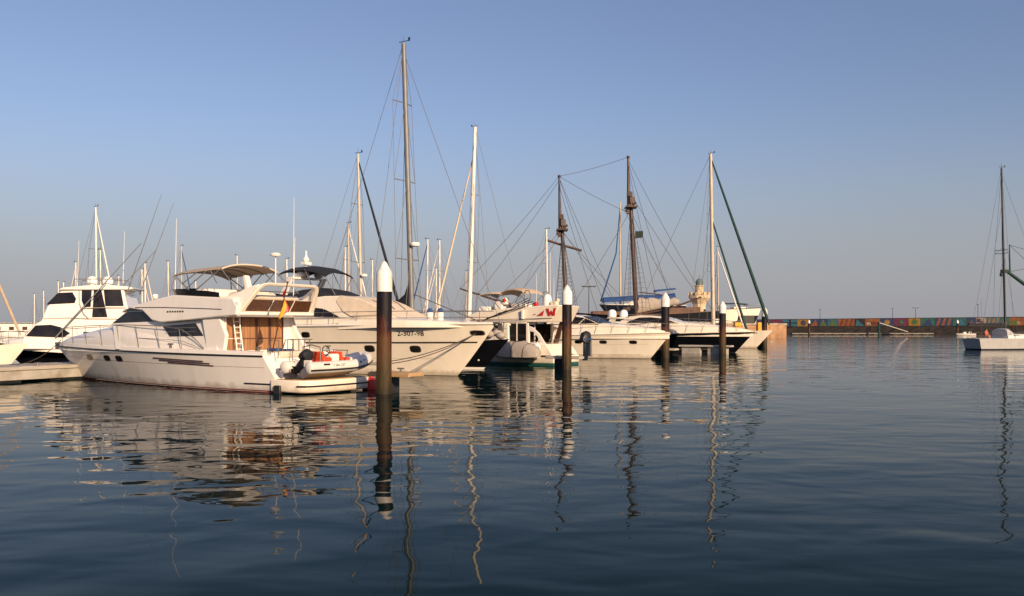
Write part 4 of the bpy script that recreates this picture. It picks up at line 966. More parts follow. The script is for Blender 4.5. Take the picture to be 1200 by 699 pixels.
# ------------------------------------------------------------------ big cruiser with the registration lettering, bow towards us
def lettered_yacht():
    r = thing('motor_yacht', (-14.96, 53.69, 0), -31.8, 'large white motor yacht lettered 2-307-98 with tan windscreen cover and navy bimini', 'motor yacht')
    H = Hull(16.7, 14.3, 4.7, 2.55, 2.72, pd=2.9, qd=.75, pw=1.75, qw=1.0, sw=.95, flare=1.35, boot=.12, sheer_p=1.2, stem=.95, draft=.8)
    H.build(r, ['gel2', 'anti', 'gel2'])
    H.strake(r, .66, 'rubber', .035, .0, .985)
    H.strake(r, .36, 'grey', .008, .05, .9, name='knuckle_line', off=0)
    H.strake(r, .995, 'gel', .06)
    H.portholes(r, (5.7,), 2.1, .26, .13)
    H.portholes(r, (9.7, 12.35), 1.38, .27, .15)
    H.portholes(r, (15.75,), 2.22, .30, .11)
    # hull shadow-side details: anchor fitting and ropes to the jetty
    for k, (x, z) in enumerate(((15.7, 2.2), (15.65, 2.16))):
        a = H.at(x, z, -1, .03); b = Vector((13.2 - k * .25, -7.2 - .1 * k, .85)); mid = [a + (b - a) * t + Vector((0, 0, -.55 * 4 * t * (1 - t) * (1 - .2 * k))) for t in [i / 12 for i in range(13)]]
        mb = MB(); mb.tube(mid, .022, 5); mb.build('mooring_line', 'rope', r)
    mb = MB(); mb.box((16.55, 0, 2.72), (1.0, .35, .12)); mb.box((16.95, 0, 2.55), (.3, .14, .4)); mb.build('anchor', 'steel', r, bevel=.03)
    # registration, both bows
    for q in (-1, 1):
        x0, x1 = (11.55, 13.0); z = 2.07
        a = H.at(x0, z, q, .02); b = H.at(x1, z, q, .02); up = H.at(12.4, z + .25, q, .02) - H.at(12.4, z, q, .02)
        if q < 0: text('lettering', '2-307-98', .42, a, b - a, up, 'rubber', r)
        else: text('lettering', '2-307-98', .44, b, a - b, up, 'rubber', r)
    wf = lambda x, z: 2.0 - .20 * (z - 2.6) - .075 * max(0, x - 5)
    mb = MB(); mb.house([(15.9, .3, 2.5, 2.72), (14.5, 1.1, 2.5, 2.84), (12.8, 1.75, 2.5, 2.95), (11, 1.98, 2.5, 3.02), (8, 2.1, 2.4, 3.0)], e=.4, n=16); mb.build('foredeck', 'gel2', r, smooth=50)
    cab = [(1.8, 2.4), (2.0, 3.85), (5.0, 4.08), (6.5, 4.22), (7.7, 4.22), (8.9, 4.02), (9.8, 3.73), (10.7, 3.30), (11.5, 2.98), (12.2, 2.6)]
    mb = MB(); mb.prof(cab, wf); mb.build('cabin', 'gel2', r, smooth=30, bevel=.08, seg=3)
    tan = [(7.55, 4.235), (8.9, 4.04), (9.8, 3.75), (10.7, 3.32), (11.3, 3.08), (8.6, 3.04), (7.9, 3.35), (7.35, 3.9)]
    mb = MB(); mb.prof(tan, lambda x, z: wf(x, z) + .02); mb.build('windscreen_cover', 'pale', r, smooth=30, bevel=.04)
    mb = MB()
    for y in (-.9, -.1, .8):
        mb.tube([(10.5, y - .3, 3.47), (9.8, y, 3.80), (9.3, y + .1, 3.98)], .018, 5)
    mb.build('wiper', 'rubber', r)
    for po in ([(5.05, 3.14), (5.35, 3.62), (5.95, 3.60), (5.95, 3.12)], [(6.02, 3.12), (6.02, 3.58), (6.55, 3.52), (6.55, 3.10)], [(6.62, 3.10), (6.62, 3.50), (7.0, 3.36), (7.75, 3.06)]):
        for q in (1, -1):
            mb = MB(); mb.pane(po, wf, .02, (q,)); mb.build('saloon_window', 'glass', r, smooth=0, bevel=.01)
    mb = MB(); mb.house([(2.3, .9, 3.8, 4.1), (3.0, 1.3, 3.8, 4.5), (4.1, 1.4, 3.8, 4.68), (5.2, 1.35, 3.9, 4.74), (6.3, 1.15, 4.0, 4.58), (7.0, .85, 4.1, 4.38), (7.4, .4, 4.1, 4.24)], e=.6, n=16); mb.build('flybridge_cover', 'nvcan', r, smooth=60)
    mb = MB(); mb.canopy([(2.5, 5.72), (2.65, 5.86), (3.2, 5.98), (4.4, 6.02), (5.5, 5.86), (6.2, 5.60)], 1.15, .28, n=12); mb.build('bimini_top', 'nvcan', r, smooth=60)
    mb = MB()
    for q in (1.12, -1.12):
        for a, b in (((6.1, 5.36), (5.6, 4.5)), ((6.1, 5.36), (6.9, 4.3)), ((4.6, 5.74), (5.4, 4.5)), ((2.7, 5.55), (3.1, 4.2))): mb = MB(); mb.tube([(a[0], q, a[1]), (b[0], q, b[1])], .022, 5); mb.build('bimini_strut', 'alu', r)
    mb = MB()
    for q in (1.3, -1.3): mb.slab([(2.6, 4.0), (3.2, 4.0), (3.9, 5.3), (3.5, 5.3)], q - .07, q + .07)
    mb.box((3.7, 0, 5.3), (.55, 2.75, .12)); mb.build('radar_arch', 'gel', r, bevel=.03)
    for x, y, z, s in ((3.85, -.5, 5.36, 1.0), (4.0, .6, 5.36, .8)):
        mb = MB(); mb.lathe([(.22 * s, 0), (.34 * s, .12), (.36 * s, .26), (.28 * s, .4), (.001, .46)], (x, y, z), 16); mb.build('radar_dome', 'white', r, smooth=50)
    mb = MB(); mb.tube([(3.6, 0, 5.3), (3.6, 0, 6.9)], .05, 6); mb.box((3.6, 0, 6.2), (.35, .5, .16)); mb.lathe([(.16, 6.3), (.2, 6.42), (.08, 6.6), (.05, 6.75), (.07, 6.85), (.001, 6.95)], (3.6, 0, 0), 12); mb.build('light_mast', 'white', r, bevel=.01)
    mb = MB(); mb.tube([(3.5, -.9, 5.3), (3.6, -.95, 9.9)], .022, 5, .008); mb.build('whip_antenna', 'white', r)
    mb = MB()
    for q, x in ((-.5, 12.9), (-.2, 13.35)): mb.lathe([(.001, 2.85), (.17, 2.87), (.18, 3.28), (.001, 3.3)], (x, q, 0), 12)
    mb.build('deck_locker', 'gel', r)
    mb = MB()
    for q, x in ((-.5, 12.9), (-.2, 13.35)): mb.ball((x, q, 3.35), .16, 6)
    mb.build('locker_cover', 'blcan', r)
    H.rail(r, [(3.2, 3.25), (8, 3.32), (12, 3.34), (15, 3.34), (16.4, 3.32)], r=.02, post=1.5, lean=.1, inset=.1)
    mb = MB()
    for x in (4.0, 1.6): mb.lathe([(.001, .9), (.16, .95), (.18, 1.1), (.18, 1.7), (.12, 1.85), (.03, 1.9), (.001, 1.92)], (x, -2.58, 0), 12)
    mb.build('side_fender', 'white', r)
    mb = MB(); mb.plan([(.1, 2.1), (-1.2, 2.0), (-1.2, -2.0), (.1, -2.1)], .2, .45); mb.build('swim_platform', 'gel', r, bevel=.05)
lettered_yacht()

# ------------------------------------------------------------------ flybridge fishing cruiser with green waterline, stern to the right
def green_cruiser():
    r = thing('motor_cruiser', (3.6, 59.5, 0), 148.2, 'cream flybridge cruiser with green waterline and red painted marks on its flybridge', 'motor cruiser')
    H = Hull(11.8, 10.4, 3.9, .66, 1.25, pd=2.5, qd=.8, pw=1.9, sw=.95, flare=1.2, boot=.16, draft=.6)
    H.build(r, ['gel2', 'green', 'green'])
    H.strake(r, .97, 'rubber', .05)
    wf = lambda x, z: 1.72 - .05 * (z - 1.5) - .05 * max(0, x - 5)
    up = [(10.3, .9), (9.6, 1.7), (8.2, 1.9), (6.9, 2.75), (3.5, 2.78), (3.45, 1.5), (.6, 1.42), (.1, .75), (.1, .5), (10.3, .8)]
    mb = MB(); mb.prof(up, wf); mb.build('superstructure', 'gel2', r, smooth=30, bevel=.04)
    mb = MB(); mb.box((3.36, 0, 2.1), (.06, 2.9, 1.2)); mb.build('cockpit_door', 'glass', r, smooth=0)
    for q in (1, -1):
        mb = MB(); mb.slab([(3.3, 2.75), (2.0, 2.75), (2.0, 1.45), (3.3, 1.45)], q * 1.60, q * 1.64); mb.build('side_screen', 'glass', r, smooth=0)
        mb = MB(); mb.slab([(2.08, 2.8), (1.93, 2.8), (1.93, 1.4), (2.08, 1.4)], q * 1.6, q * 1.7); mb.slab([(2.85, 2.8), (2.8, 2.8), (2.8, 1.4), (2.85, 1.4)], q * 1.62, q * 1.69); mb.build('door_post', 'gel2', r)
        mb = MB(); mb.ringslab([(1.95, 2.62), (1.6, 2.5), (1.1, 2.1), (.72, 1.55), (.6, 1.38), (1.95, 1.38)], [(1.85, 2.25), (1.55, 2.2), (1.25, 1.9), (1.08, 1.55), (1.5, 1.5), (1.85, 1.5)], q * 1.58, q * 1.68); mb.build('side_wing', 'gel', r, bevel=.02)
        mb = MB(); mb.slab([(8.0, 2.0), (7.0, 2.62), (4.2, 2.66), (4.2, 2.0)], q * (wf(7, 2.3) - .02), q * (wf(5, 2.3) + .02)); mb.build('saloon_window', 'glass', r, smooth=0)
    mb = MB()
    for y in (1.3, .75, .2): mb.tube([(.45, y - .2, 1.45), (.45, y - .15, 1.72), (.45, y + .15, 1.72), (.45, y + .2, 1.45)], .02, 5)
    mb.build('stern_rail', 'steel', r)
    for k, (x, y) in enumerate(((1.0, 2.12), (3.6, 2.14))):
        mb = MB(); mb.lathe([(.001, .55), (.2, .6), (.24, .75), (.24, 1.25), (.16, 1.4), (.05, 1.46), (.001, 1.5)], (x, y, 0), 14); mb.tube([(x, y, 1.45), (x, y - .25, 1.75)], .015, 4); mb.build('side_fender', 'white', r, smooth=50)
    # flybridge
    ff = lambda x, z: 1.50 - .05 * (z - 3) + .07 * min(x, 3.5) - .04 * max(0, x - 5)
    fl = [(7.2, 2.86), (6.9, 3.25), (6.1, 3.55), (3.4, 3.80), (-.05, 3.98), (-.28, 3.94), (.05, 3.35), (.35, 2.86)]
    mb = MB(); mb.prof(fl, ff); mb.build('flybridge', 'gel2', r, smooth=30, bevel=.05)
    mb = MB()
    for q in (1, -1): mb.tube([(x, q * (ff(x, z) + .01), z) for x, z in ((6.5, 3.02), (3, 3.05), (.2, 3.1))], .02, 5)
    mb.build('trim_line', 'brown', r)
    mb = MB()
    for q in (1, -1):
        y0 = lambda x, z: q * (ff(x, z) - .03); y1 = lambda x, z: q * (ff(x, z) + .014)
        mb.slab([(1.32, 3.28), (.92, 3.28), (.82, 3.62)], y0, y1)
        mb.slab([(x - .3, z) for x, z in ((.98, 3.74), (.80, 3.74), (.72, 3.48), (.60, 3.62), (.50, 3.46), (.42, 3.76), (.26, 3.76), (.36, 3.26), (.54, 3.24), (.62, 3.38), (.70, 3.24), (.82, 3.26))], y0, y1)
    mb.build('painted_mark', 'red', r, smooth=0)
    for k, (x, z) in enumerate(((2.3, 3.35), (2.0, 3.38))):
        mb = MB(); mb.slab([(x, z - .3), (x + .16, z - .3), (x + .16, z + .3), (x, z + .32)], ff(2, 3.3) - .05, ff(2, 3.3) + .10) if k == 0 else mb.lathe([(.001, 0), (.1, .02), (.001, .05)], (1.5, ff(1, 3.4), 3.35), 10); mb.build('fly_fitting', 'white' if k == 0 else 'alu', r, bevel=.02)
    mb = MB(); mb.canopy([(4.45, 4.80), (4.3, 5.02), (3.9, 5.16), (3.3, 5.20), (2.7, 5.10), (2.42, 4.84)], 1.3, .14, n=10); mb.build('bimini_top', 'tan', r, smooth=60)
    mb = MB(); mb.canopy([(6.4, 4.76), (5.9, 4.92), (5.2, 4.98), (4.5, 4.94)], 1.3, .14, n=10); mb.build('bimini_top', 'pale', r, smooth=60)
    mb = MB()
    for q in (1.25, -1.25):
        for a, b in (((6.3, 4.7), (5.2, 3.6)), ((4.4, 4.75), (5.2, 3.6)), ((2.5, 4.75), (3.6, 3.8)), ((4.3, 4.75), (3.4, 3.8)), ((6.3, 4.7), (6.4, 3.5))): mb.tube([(a[0], q, a[1]), (b[0], q, b[1])], .02, 5)
        mb.tube([(2.3, q, 3.8), (2.0, q, 4.6), (2.15, q, 4.95), (2.4, q, 4.95), (2.5, q, 4.6), (2.45, q, 3.85)], .035, 6)
    mb.build('bimini_frame', 'steel', r)
    mb = MB()
    for k in range(4): mb.tube([(5.6 - k * .15, 1.62 + .05 * k, 2.9 + .08 * k), (2.0 - .2 * k, 1.55 + .05 * k, 4.45 - .12 * k)], .025, 5)
    mb.build('fishing_rod', 'rubber', r)
    mb = MB(); mb.box((4.9, .3, 4.0), (.7, .9, .6)); mb.box((4.4, .6, 4.3), (.4, .4, .5)); mb.box((3.2, 0, 3.95), (1.2, 1.8, .35)); mb.box((6.0, .4, 3.75), (.8, 1.2, .4)); mb.build('fly_seat', 'gel', r, bevel=.1, seg=3)
    mb = MB(); mb.box((4.35, .8, 4.35), (.25, .2, .25)); mb.build('red_bag', 'red', r, bevel=.08)
    mb = MB(); mb.box((1.8, .9, 4.05), (.3, .3, .28)); mb.build('red_bag', 'red', r, bevel=.08)
    mb = MB(); mb.lathe([(.28, 3.95), (.3, 4.0), (.3, 4.4), (.24, 4.6), (.12, 4.7), (.001, 4.72)], (1.15, .5, 0), 16); mb.build('radar_dome', 'white', r, smooth=50)
    mb = MB(); mb.box((.55, .6, 4.08), (.4, .4, .3)); mb.lathe([(.1, 4.2), (.14, 4.32), (.001, 4.45)], (.4, .4, 0), 10); mb.build('search_light', 'pale', r, bevel=.05)
    for x, y, h in ((1.75, .9, 2.2), (1.1, .2, 3.6), (.6, .6, 1.9), (.1, 1.0, .9)):
        mb = MB(); mb.tube([(x, y, 3.9), (x, y, 3.9 + h)], .018, 5, .008); mb.build('whip_antenna', 'white', r)
    mb = MB(); mb.slab([(1.55, 1.45), (1.15, 1.45), (.75, 2.95), (.98, 2.98)], -1.1, -.95); mb.build('boarding_plank', 'wood', r, bevel=.02)
    H.rail(r, [(4.5, 1.5), (8, 1.75), (11.4, 1.9)], r=.018, post=1.2, lean=0)
green_cruiser()

# grey covered tender lying along the near side of that cruiser
p = Vector((3.6, 59.5)) + UV * 2.4 - PV * 2.4
r = thing('covered_tender', (p.x, p.y, .42), 148.2, 'small tender under a lashed grey cover beside the green waterline cruiser', 'dinghy')
mb = MB(); mb.house([(-1.75, .2, .2, .62), (-1.6, .42, .16, .86), (-1.0, .50, .14, 1.0), (-.6, .50, .14, 1.22), (-.1, .50, .14, 1.14), (.5, .50, .15, 1.20), (1.1, .44, .18, 1.02), (1.7, .26, .28, .78), (2.1, .05, .4, .6)], e=.75, n=14); mb.build('cover', 'grey', r, smooth=60)
mb = MB()
for x, hw, zt in ((-1.0, .52, 1.02), (-.1, .52, 1.16), (.9, .50, 1.10)):
    mb.tube([(x + .25 * math.cos(math.pi * k / 12), hw * math.copysign(abs(math.cos(math.pi * k / 12)) ** .75, math.cos(math.pi * k / 12)), .16 + (zt - .14) * math.sin(math.pi * k / 12) ** .75) for k in range(13)], .02, 5)
mb.build('lashing', 'rope', r)
mb = MB(); mb.loft([[(x, -hw, .35), (x, -hw * .6, zk), (x, hw * .6, zk), (x, hw, .35)] for x, hw, zk in ((-1.7, .34, .08), (0, .44, .06), (1.4, .32, .08), (2.0, .06, .3))]); mb.build('tender_hull', 'gel2', r, smooth=40)
# outboard on the end of the second jetty
p = Vector((3.2, 52.5)) + PV * .75 + Vector((.85, -.527)) * .75
r = thing('outboard_motor', (p.x + .15, p.y + .2, .8), 40, 'black and blue outboard motor clamped on the jetty end beside the second pile', 'outboard motor')
mb = MB(); mb.house([(-.4, .15, .95, 1.15), (-.3, .22, .82, 1.4), (0, .24, .8, 1.5), (.22, .2, .84, 1.42), (.3, .1, .9, 1.2)], e=.6); mb.build('engine_cowl', 'rubber', r)
mb = MB(); mb.box((-.02, 0, 1.02), (.66, .47, .08)); mb.build('cowl_band', 'blcan', r, bevel=.02)
mb = MB(); mb.slab([(-.18, .9), (.16, .9), (.12, .1), (.05, -.25), (-.25, -.25), (-.2, .1)], -.08, .08); mb.build('drive_leg', 'navy', r, bevel=.02)
mb = MB(); mb.box((.24, 0, .45), (.12, .4, .9)); mb.build('mounting_bracket', 'alu', r, bevel=.02)

# ------------------------------------------------------------------ white sports cruiser, bow to the right
def sports_cruiser(loc, hdg, label, L, hullm, top, rub, dome=False, black=False, names=()):
    r = thing('sports_cruiser', (loc[0], loc[1], 0), hdg, label, 'motor cruiser')
    H = Hull(L, L * .875, 4.0, 1.75, 2.12, pd=2.6, qd=.8, pw=1.8, qw=1.0, sw=.95, flare=1.3, boot=.12, sheer_p=1.1, stem=1.0)
    H.build(r, list(hullm))
    H.strake(r, rub, 'rubber', .035, .0, .99)
    H.strake(r, .99, 'gel2', .05)
    H.strake(r, .2, 'grey', .015, .1, .93, name='spray_rail', off=.01)
    if not black: H.strake(r, .58, 'grey', .008, .05, .93, name='knuckle_line', off=0)
    st = []
    for x, z in top: st.append((x, max(.06, H.half(x) - .10), 1.6, z))
    mb = MB(); mb.house(st, e=.5, n=18); mb.build('foredeck', 'gel2', r, smooth=50)
    return r, H
bp = Vector((12.6, 70.5)) - u2 * 14.7
r, H = sports_cruiser((bp.x, bp.y), -31.8, 'white sports cruiser with dark raked windscreen and two oval portholes behind the second pile', 14.7, ('gel2', 'anti', 'gel2'),
                      ((14.45, 2.14), (13.8, 2.30), (12.5, 2.55), (11, 2.74), (9.5, 2.86), (8.3, 2.92), (6, 2.92), (2, 2.5)), .80)
H.portholes(r, (7.2, 9.3, 11.7), 1.32, .27, .12)
wf = lambda x, z: 1.55 - .25 * (z - 2.7) - .10 * max(0, x - 7)
mb = MB(); mb.prof([(9.0, 2.78), (7.6, 3.34), (6.4, 3.56), (4.6, 3.58), (2.6, 3.45), (2.4, 3.3), (4.2, 3.3), (4.2, 2.75)], wf); mb.build('cockpit_roof', 'gel2', r, smooth=40, bevel=.04)
for a, b in ((8.75, 7.75), (7.68, 6.55)):
    mb = MB(); f = lambda x: 2.80 + (9.0 - x) * .405
    mb.pane([(a, f(a) - .05), (b, f(b) - .05) if b > 7.5 else (b, 3.42), (b - .3, 2.86), (a - .45, 2.86)], wf, .02, (1,)); mb.pane([(a, f(a) - .05), (b, f(b) - .05) if b > 7.5 else (b, 3.42), (b - .3, 2.86), (a - .45, 2.86)], wf, .02, (-1,)); mb.build('side_window', 'glass', r, smooth=0)
mb = MB(); w0, w1 = 1.3, 1.25
mb.add([(8.98, -w0, 2.86), (8.98, w0, 2.86), (7.55, w1, 3.43), (7.55, -w1, 3.43), (8.9, -w0, 2.78), (8.9, w0, 2.78), (7.5, w1, 3.3), (7.5, -w1, 3.3)], [(0, 1, 2, 3), (7, 6, 5, 4), (0, 4, 5, 1), (1, 5, 6, 2), (2, 6, 7, 3), (3, 7, 4, 0)]); mb.build('windscreen', 'tintglass', r, smooth=0)
mb = MB()
for i in range(14):
    if i == 8: continue
    p = H.at(12.0 + i * .095, 1.62, -1, .012); h = .09 + .05 * ((i * 5) % 3); mb.box((p.x, p.y, p.z + h * .2), (.055, .03, h))
mb.build('bow_lettering', 'rubber', r, smooth=0)
H.rail(r, [(6.5, 2.9), (9, 3.28), (12, 3.0), (14.3, 2.78)], r=.018, post=1.3, lean=.35)
mb = MB(); mb.box((14.5, 0, 2.14), (.7, .3, .1)); mb.build('anchor_roller', 'steel', r, bevel=.03)
mb = MB(); mb.slab([(1.2, 2.0), (1.9, 2.0), (2.6, 3.9), (2.2, 3.9)], -1.5, -1.35); mb.slab([(1.2, 2.0), (1.9, 2.0), (2.6, 3.9), (2.2, 3.9)], 1.35, 1.5); mb.box((2.45, 0, 3.95), (.5, 3.1, .12)); mb.build('radar_arch', 'gel2', r, bevel=.03)

# black hulled cruiser with white deck
bp = Vector((23.9, 88)) - u2 * 16
r, H = sports_cruiser((bp.x, bp.y), -31.8, 'black hulled sports cruiser with white deck and two white radar domes', 16, ('black', 'anti', 'black'),
                      ((15.75, 2.16), (15.0, 2.36), (13.5, 2.6), (12, 2.78), (10, 3.0), (8.6, 3.14), (6, 3.16), (2, 2.7)), .93, black=True)
wf = lambda x, z: 1.6 - .2 * (z - 2.8) - .05 * max(0, x - 6)
mb = MB(); mb.prof([(8.7, 2.95), (7.0, 3.50), (5.7, 3.72), (4.4, 3.76), (3.2, 3.66), (2.2, 3.2), (1.8, 2.8)], wf); mb.build('cabin', 'gel2', r, smooth=40, bevel=.06)
for q in (1, -1):
    mb = MB(); mb.pane([(8.3, 3.0), (6.9, 3.42), (5.6, 3.55), (4.3, 3.52), (3.3, 3.2), (3.0, 2.98)], wf, .02, (q,)); mb.build('side_window', 'glass', r, smooth=0)
mb = MB(); mb.slab([(10.6, 3.0), (11.0, 2.94), (9.5, 3.3), (9.35, 3.3)], -.3, -.2); mb.build('wiper', 'rubber', r)
for x, y, s in ((.9, -.8, 1.2), (1.6, .6, 1.15)):
    mb = MB(); mb.lathe([(.24 * s, 0), (.38 * s, .1), (.38 * s, .5), (.3 * s, .72), (.14 * s, .84), (.001, .86)], (x, y, 3.55), 16); mb.build('radar_dome', 'white', r, smooth=50)
mb = MB(); mb.slab([(.2, 2.2), (1.0, 2.2), (1.7, 3.45), (1.0, 3.45)], -1.5, -1.35); mb.slab([(.2, 2.2), (1.0, 2.2), (1.7, 3.45), (1.0, 3.45)], 1.35, 1.5); mb.box((1.25, 0, 3.5), (1.2, 3.0, .12)); mb.build('radar_arch', 'gel2', r, bevel=.03)
H.rail(r, [(5, 3.1), (8, 3.45), (12, 3.25), (15.6, 2.95)], r=.02, post=1.6, lean=.35)

# ------------------------------------------------------------------ old two masted ship
def old_ship():
    SX, SY = 34.3, 150
    r = thing('wooden_ship', (SX, SY, 0), 180, 'old two masted wooden ship with brown masts and a black hull with white stripe', 'sailing ship')
    H = Hull(35, 30, 7.2, 5.3, 6.2, draft=1.5, pd=2.4, qd=.7, pw=2.0, qw=.8, sw=.72, flare=.9, side=.9, boot=.2, dip=.9, rake=-1.0, sheer_p=2.5)
    H.build(r, ['black', 'brown', 'brown'], n=30, deckm='teak')
    for f, t in ((.66, .22), (.74, .10)): H.strake(r, f, 'white', t, name='white_stripe', off=.08)
    H.strake(r, .5, 'brown', .3, name='lower_wale', off=.02)
    mb = MB(); mb.prof([(3.2, 4.5), (3.2, 5.9), (9, 5.7), (9, 4.2)], lambda x, z: 2.2); mb.build('deckhouse', 'brown', r, bevel=.08)
    mb = MB(); mb.prof([(16.5, 4), (16.5, 5.2), (21, 5.2), (21, 4)], lambda x, z: 1.9); mb.build('deckhouse', 'brown', r, bevel=.08)
    mb = MB(); mb.prof([(14.6, 5.3), (14.6, 5.9), (15.6, 5.9), (15.6, 5.2)], lambda x, z: 1.0); mb.build('deck_box', 'wood', r, bevel=.08)
    def mast(x, xt, zt, zc, rm):
        foot = Vector((x, 0, 3.6)); d = Vector((xt - x, 0, zt - 3.6)); at = lambda z: foot + d * ((z - 3.6) / (zt - 3.6))
        mb = MB(); mb.tube([foot, at(zc + 2.4)], rm, 10, rm * .8); m = mb.build('lower_mast', 'wood', r, smooth=60)
        mb = MB(); off = Vector((.42, 0, 0)); mb.tube([at(zc - 1.0) + off, at(zt)], rm * .72, 8, rm * .4); mb.ball(tuple(at(zt)), .28, 6); mb.build('top_mast', 'wood', r, smooth=60)
        mb = MB(); c = at(zc); mb.box((c.x, 0, c.z), (1.9, 2.8, .28)); mb.box((c.x + .2, 0, c.z + 2.2), (.9, .9, .8)); mb.box((c.x - .05, .1, c.z + 1.2), (.9, .8, 1.1), rz=.4); mb.box((c.x + .5, .3, c.z - .7), (.5, .5, .9)); mb.tube([(c.x - .9, -.6, c.z + .9), (c.x + .9, .5, c.z - .7)], .22, 6); mb.build('crosstrees', 'wood', r, bevel=.05)
        mb = MB()
        for q in (1, -1):
            tops = at(zc - .2); prevs = []
            for k in (-1.6, -.5, .6, 1.7): b_ = Vector((x + k * 1.15, q * (H.half(x) + .1), 4.9)); mb.tube([b_, tops], .035, 4); prevs.append(b_)
            for i in range(1, 20):
                t = i / 21.; mb.tube([prevs[0] + (tops - prevs[0]) * t, prevs[-1] + (tops - prevs[-1]) * t], .02, 4)
            mb.tube([tops + Vector((0, q * 1.3, 0)), at(zt - .4)], .03, 4)
        mb.build('ratlines', 'wire', r)
        return at
    am = mast(13.4, 14.86, 31, 22.6, .42); af = mast(25.1, 26.4, 27.8, 18.8, .38)
    mb = MB(); c = af(16.3); mb.tube([(c.x - .3 - 2.9, -.9, c.z - .85), (c.x, -.45, c.z), (c.x + 2.9, .2, c.z + .85)], .2, 8); mb.build('yard', 'wood', r)
    mb = MB(); mb.tube([(13.6, 0, 4.6), (8, 0, 5.6), (2.6, 0, 7.6)], .2, 8, .13); mb.build('boom', 'wood', r, smooth=60)
    rings = []
    for k in range(11):
        t = k / 10; c = Vector((13.2 - 6.8 * t, 0, 4.9 + 1.5 * t)); h = 1.35 - .85 * t + .10 * math.sin(k * 2.3); w_ = .6 - .25 * t + .06 * math.sin(k * 3.7)
        rings.append([c + Vector((.15 * math.sin(i * 2.0 + k), w_ * math.cos(2 * math.pi * i / 12), h * .9 + h * math.sin(2 * math.pi * i / 12))) for i in range(12)])
    mb = MB(); mb.loft(rings); mb.build('furled_sail', 'grey', r, smooth=70)
    mb = MB(); mb.tube([(13, 0, 8.4), (9.5, 0, 8.0), (7.2, 0, 7.0)], .10, 6); mb.build('gaff', 'wood', r)
    mb = MB(); mb.tube([(33.6, 0, 6.0), (43, 0, 9.0)], .25, 8, .12); mb.build('bowsprit', 'wood', r)
    ln = [[am(31), af(27.8)], [af(27.8), am(21.5)], [af(27.8), (43, 0, 9)], [af(27.2), (40, 0, 8.1)], [af(19), (37, 0, 7.2)], [af(18.6), (34.5, 0, 6.2)], [am(25), (3, 0, 7.6)], [am(30.5), (1.2, 1.5, 5.4)], [am(30), (6.5, -2.6, 5.0)], [am(29), (9, -3.2, 4.8)], [am(22), (5.5, -3.1, 5)], [am(22.2), (25.3, 0, 4.6)],
          [af(27.5), (17.8, -3.2, 4.7)], [af(26), (19.5, -3.3, 4.7)], [af(27.5), (16.5, 3.2, 4.7)], [af(18.8), (15.2, -3.2, 4.8)], [af(18.5), (13.8, 0, 5.5)]]
    mb = MB()
    for l in ln:
        a, b = Vector(l[0]), Vector(l[1]); mb.tube([a + (b - a) * t - Vector((0, 0, .02 * (b - a).length * 4 * t * (1 - t))) for t in (0, .25, .5, .75, 1)], .035, 4)
    mb.build('rigging', 'wire', r)
    c = am(18.6); mb = MB(); mb.add([(c.x - .5, -.1, c.z), (c.x - 1.9, -.4, c.z + .1), (c.x - 1.9, -.5, c.z - 1.0), (c.x - .5, -.1, c.z - 1.2), (c.x - .5, -.06, c.z), (c.x - 1.9, -.36, c.z + .1), (c.x - 1.9, -.46, c.z - 1.0), (c.x - .5, -.06, c.z - 1.2)], [(0, 1, 2, 3), (7, 6, 5, 4), (0, 4, 5, 1), (1, 5, 6, 2), (2, 6, 7, 3), (3, 7, 4, 0)]); mb.build('pennant', 'dgreen', r)
old_ship()

# yacht on the hard with blue awning
D = 206; k = D / 1050
r = thing('laid_up_yacht', (px(800, D), D, 3.5), 180, 'dark blue hulled yacht with long blue awning standing on the quay', 'sailboat')
L = 98 * k
H = Hull(L, L * .84, 4.6, 4.0, 4.3, draft=.1, pd=2.2, qd=.85, pw=2, sw=.75, flare=1, side=.85, zc=1.9, boot=.05, rake=-.5); H.build(r, ['navy', 'navy', 'white'])
H.strake(r, 1.0, 'gel', .08)
mb = MB()
for x in (L * .25, L * .5, L * .72):
    for q in (1, -1): mb.tube([(x, q * 2.4, 0), (x, q * 1.4, 2.4)], .12, 6)
mb.box((L * .45, 0, 1.0), (3.2, .5, 2.1)); mb.build('cradle', 'rubber', r)
mb = MB(); mb.prof([(L * .25, 4), (L * .27, 5.0), (L * .62, 4.9), (L * .74, 4.2)], lambda x, z: 1.3); mb.build('cabin', 'gel', r, bevel=.1)
mb = MB(); mb.canopy([(L * .96, 5.2), (L * .95, 5.9), (L * .75, 6.1), (L * .5, 6.5), (L * .36, 6.45), (L * .22, 6.6), (L * .10, 6.9)], 2.0, 1.0, n=12, th=.1); mb.build('awning', 'blcan', r, smooth=60)
mb = MB(); mb.slab([(L * .34, 7.0), (L * .34, 7.6), (L * .1, 8.05), (L * .08, 7.75), (L * .3, 7.3)], -.9, .9); mb.build('bimini_top', 'blcan', r, bevel=.05)
mx = (800 - 727) * k; mb = MB(); mb.tube([(mx, 0, 4), (mx, 0, pz(237, D) - 3.5)], .24, 8, .15); mb.build('mast', 'tanmast', r, smooth=60)
mb = MB(); tp = (mx, 0, pz(240, D) - 3.5); mb.tube([(L - .4, 0, 5.0), (L - 3.9, 0, (5 + tp[2]) / 2 - .2), tp], .22, 6, .1); mb.build('furled_sail', 'blcan', r)
mb = MB()
for a in ((.5, 0, 4.2), (mx - .3, 2, 4.2), (mx - .3, -2, 4.2)): mb.tube([a, tp], .03, 4)
mb.build('rigging', 'wire', r)

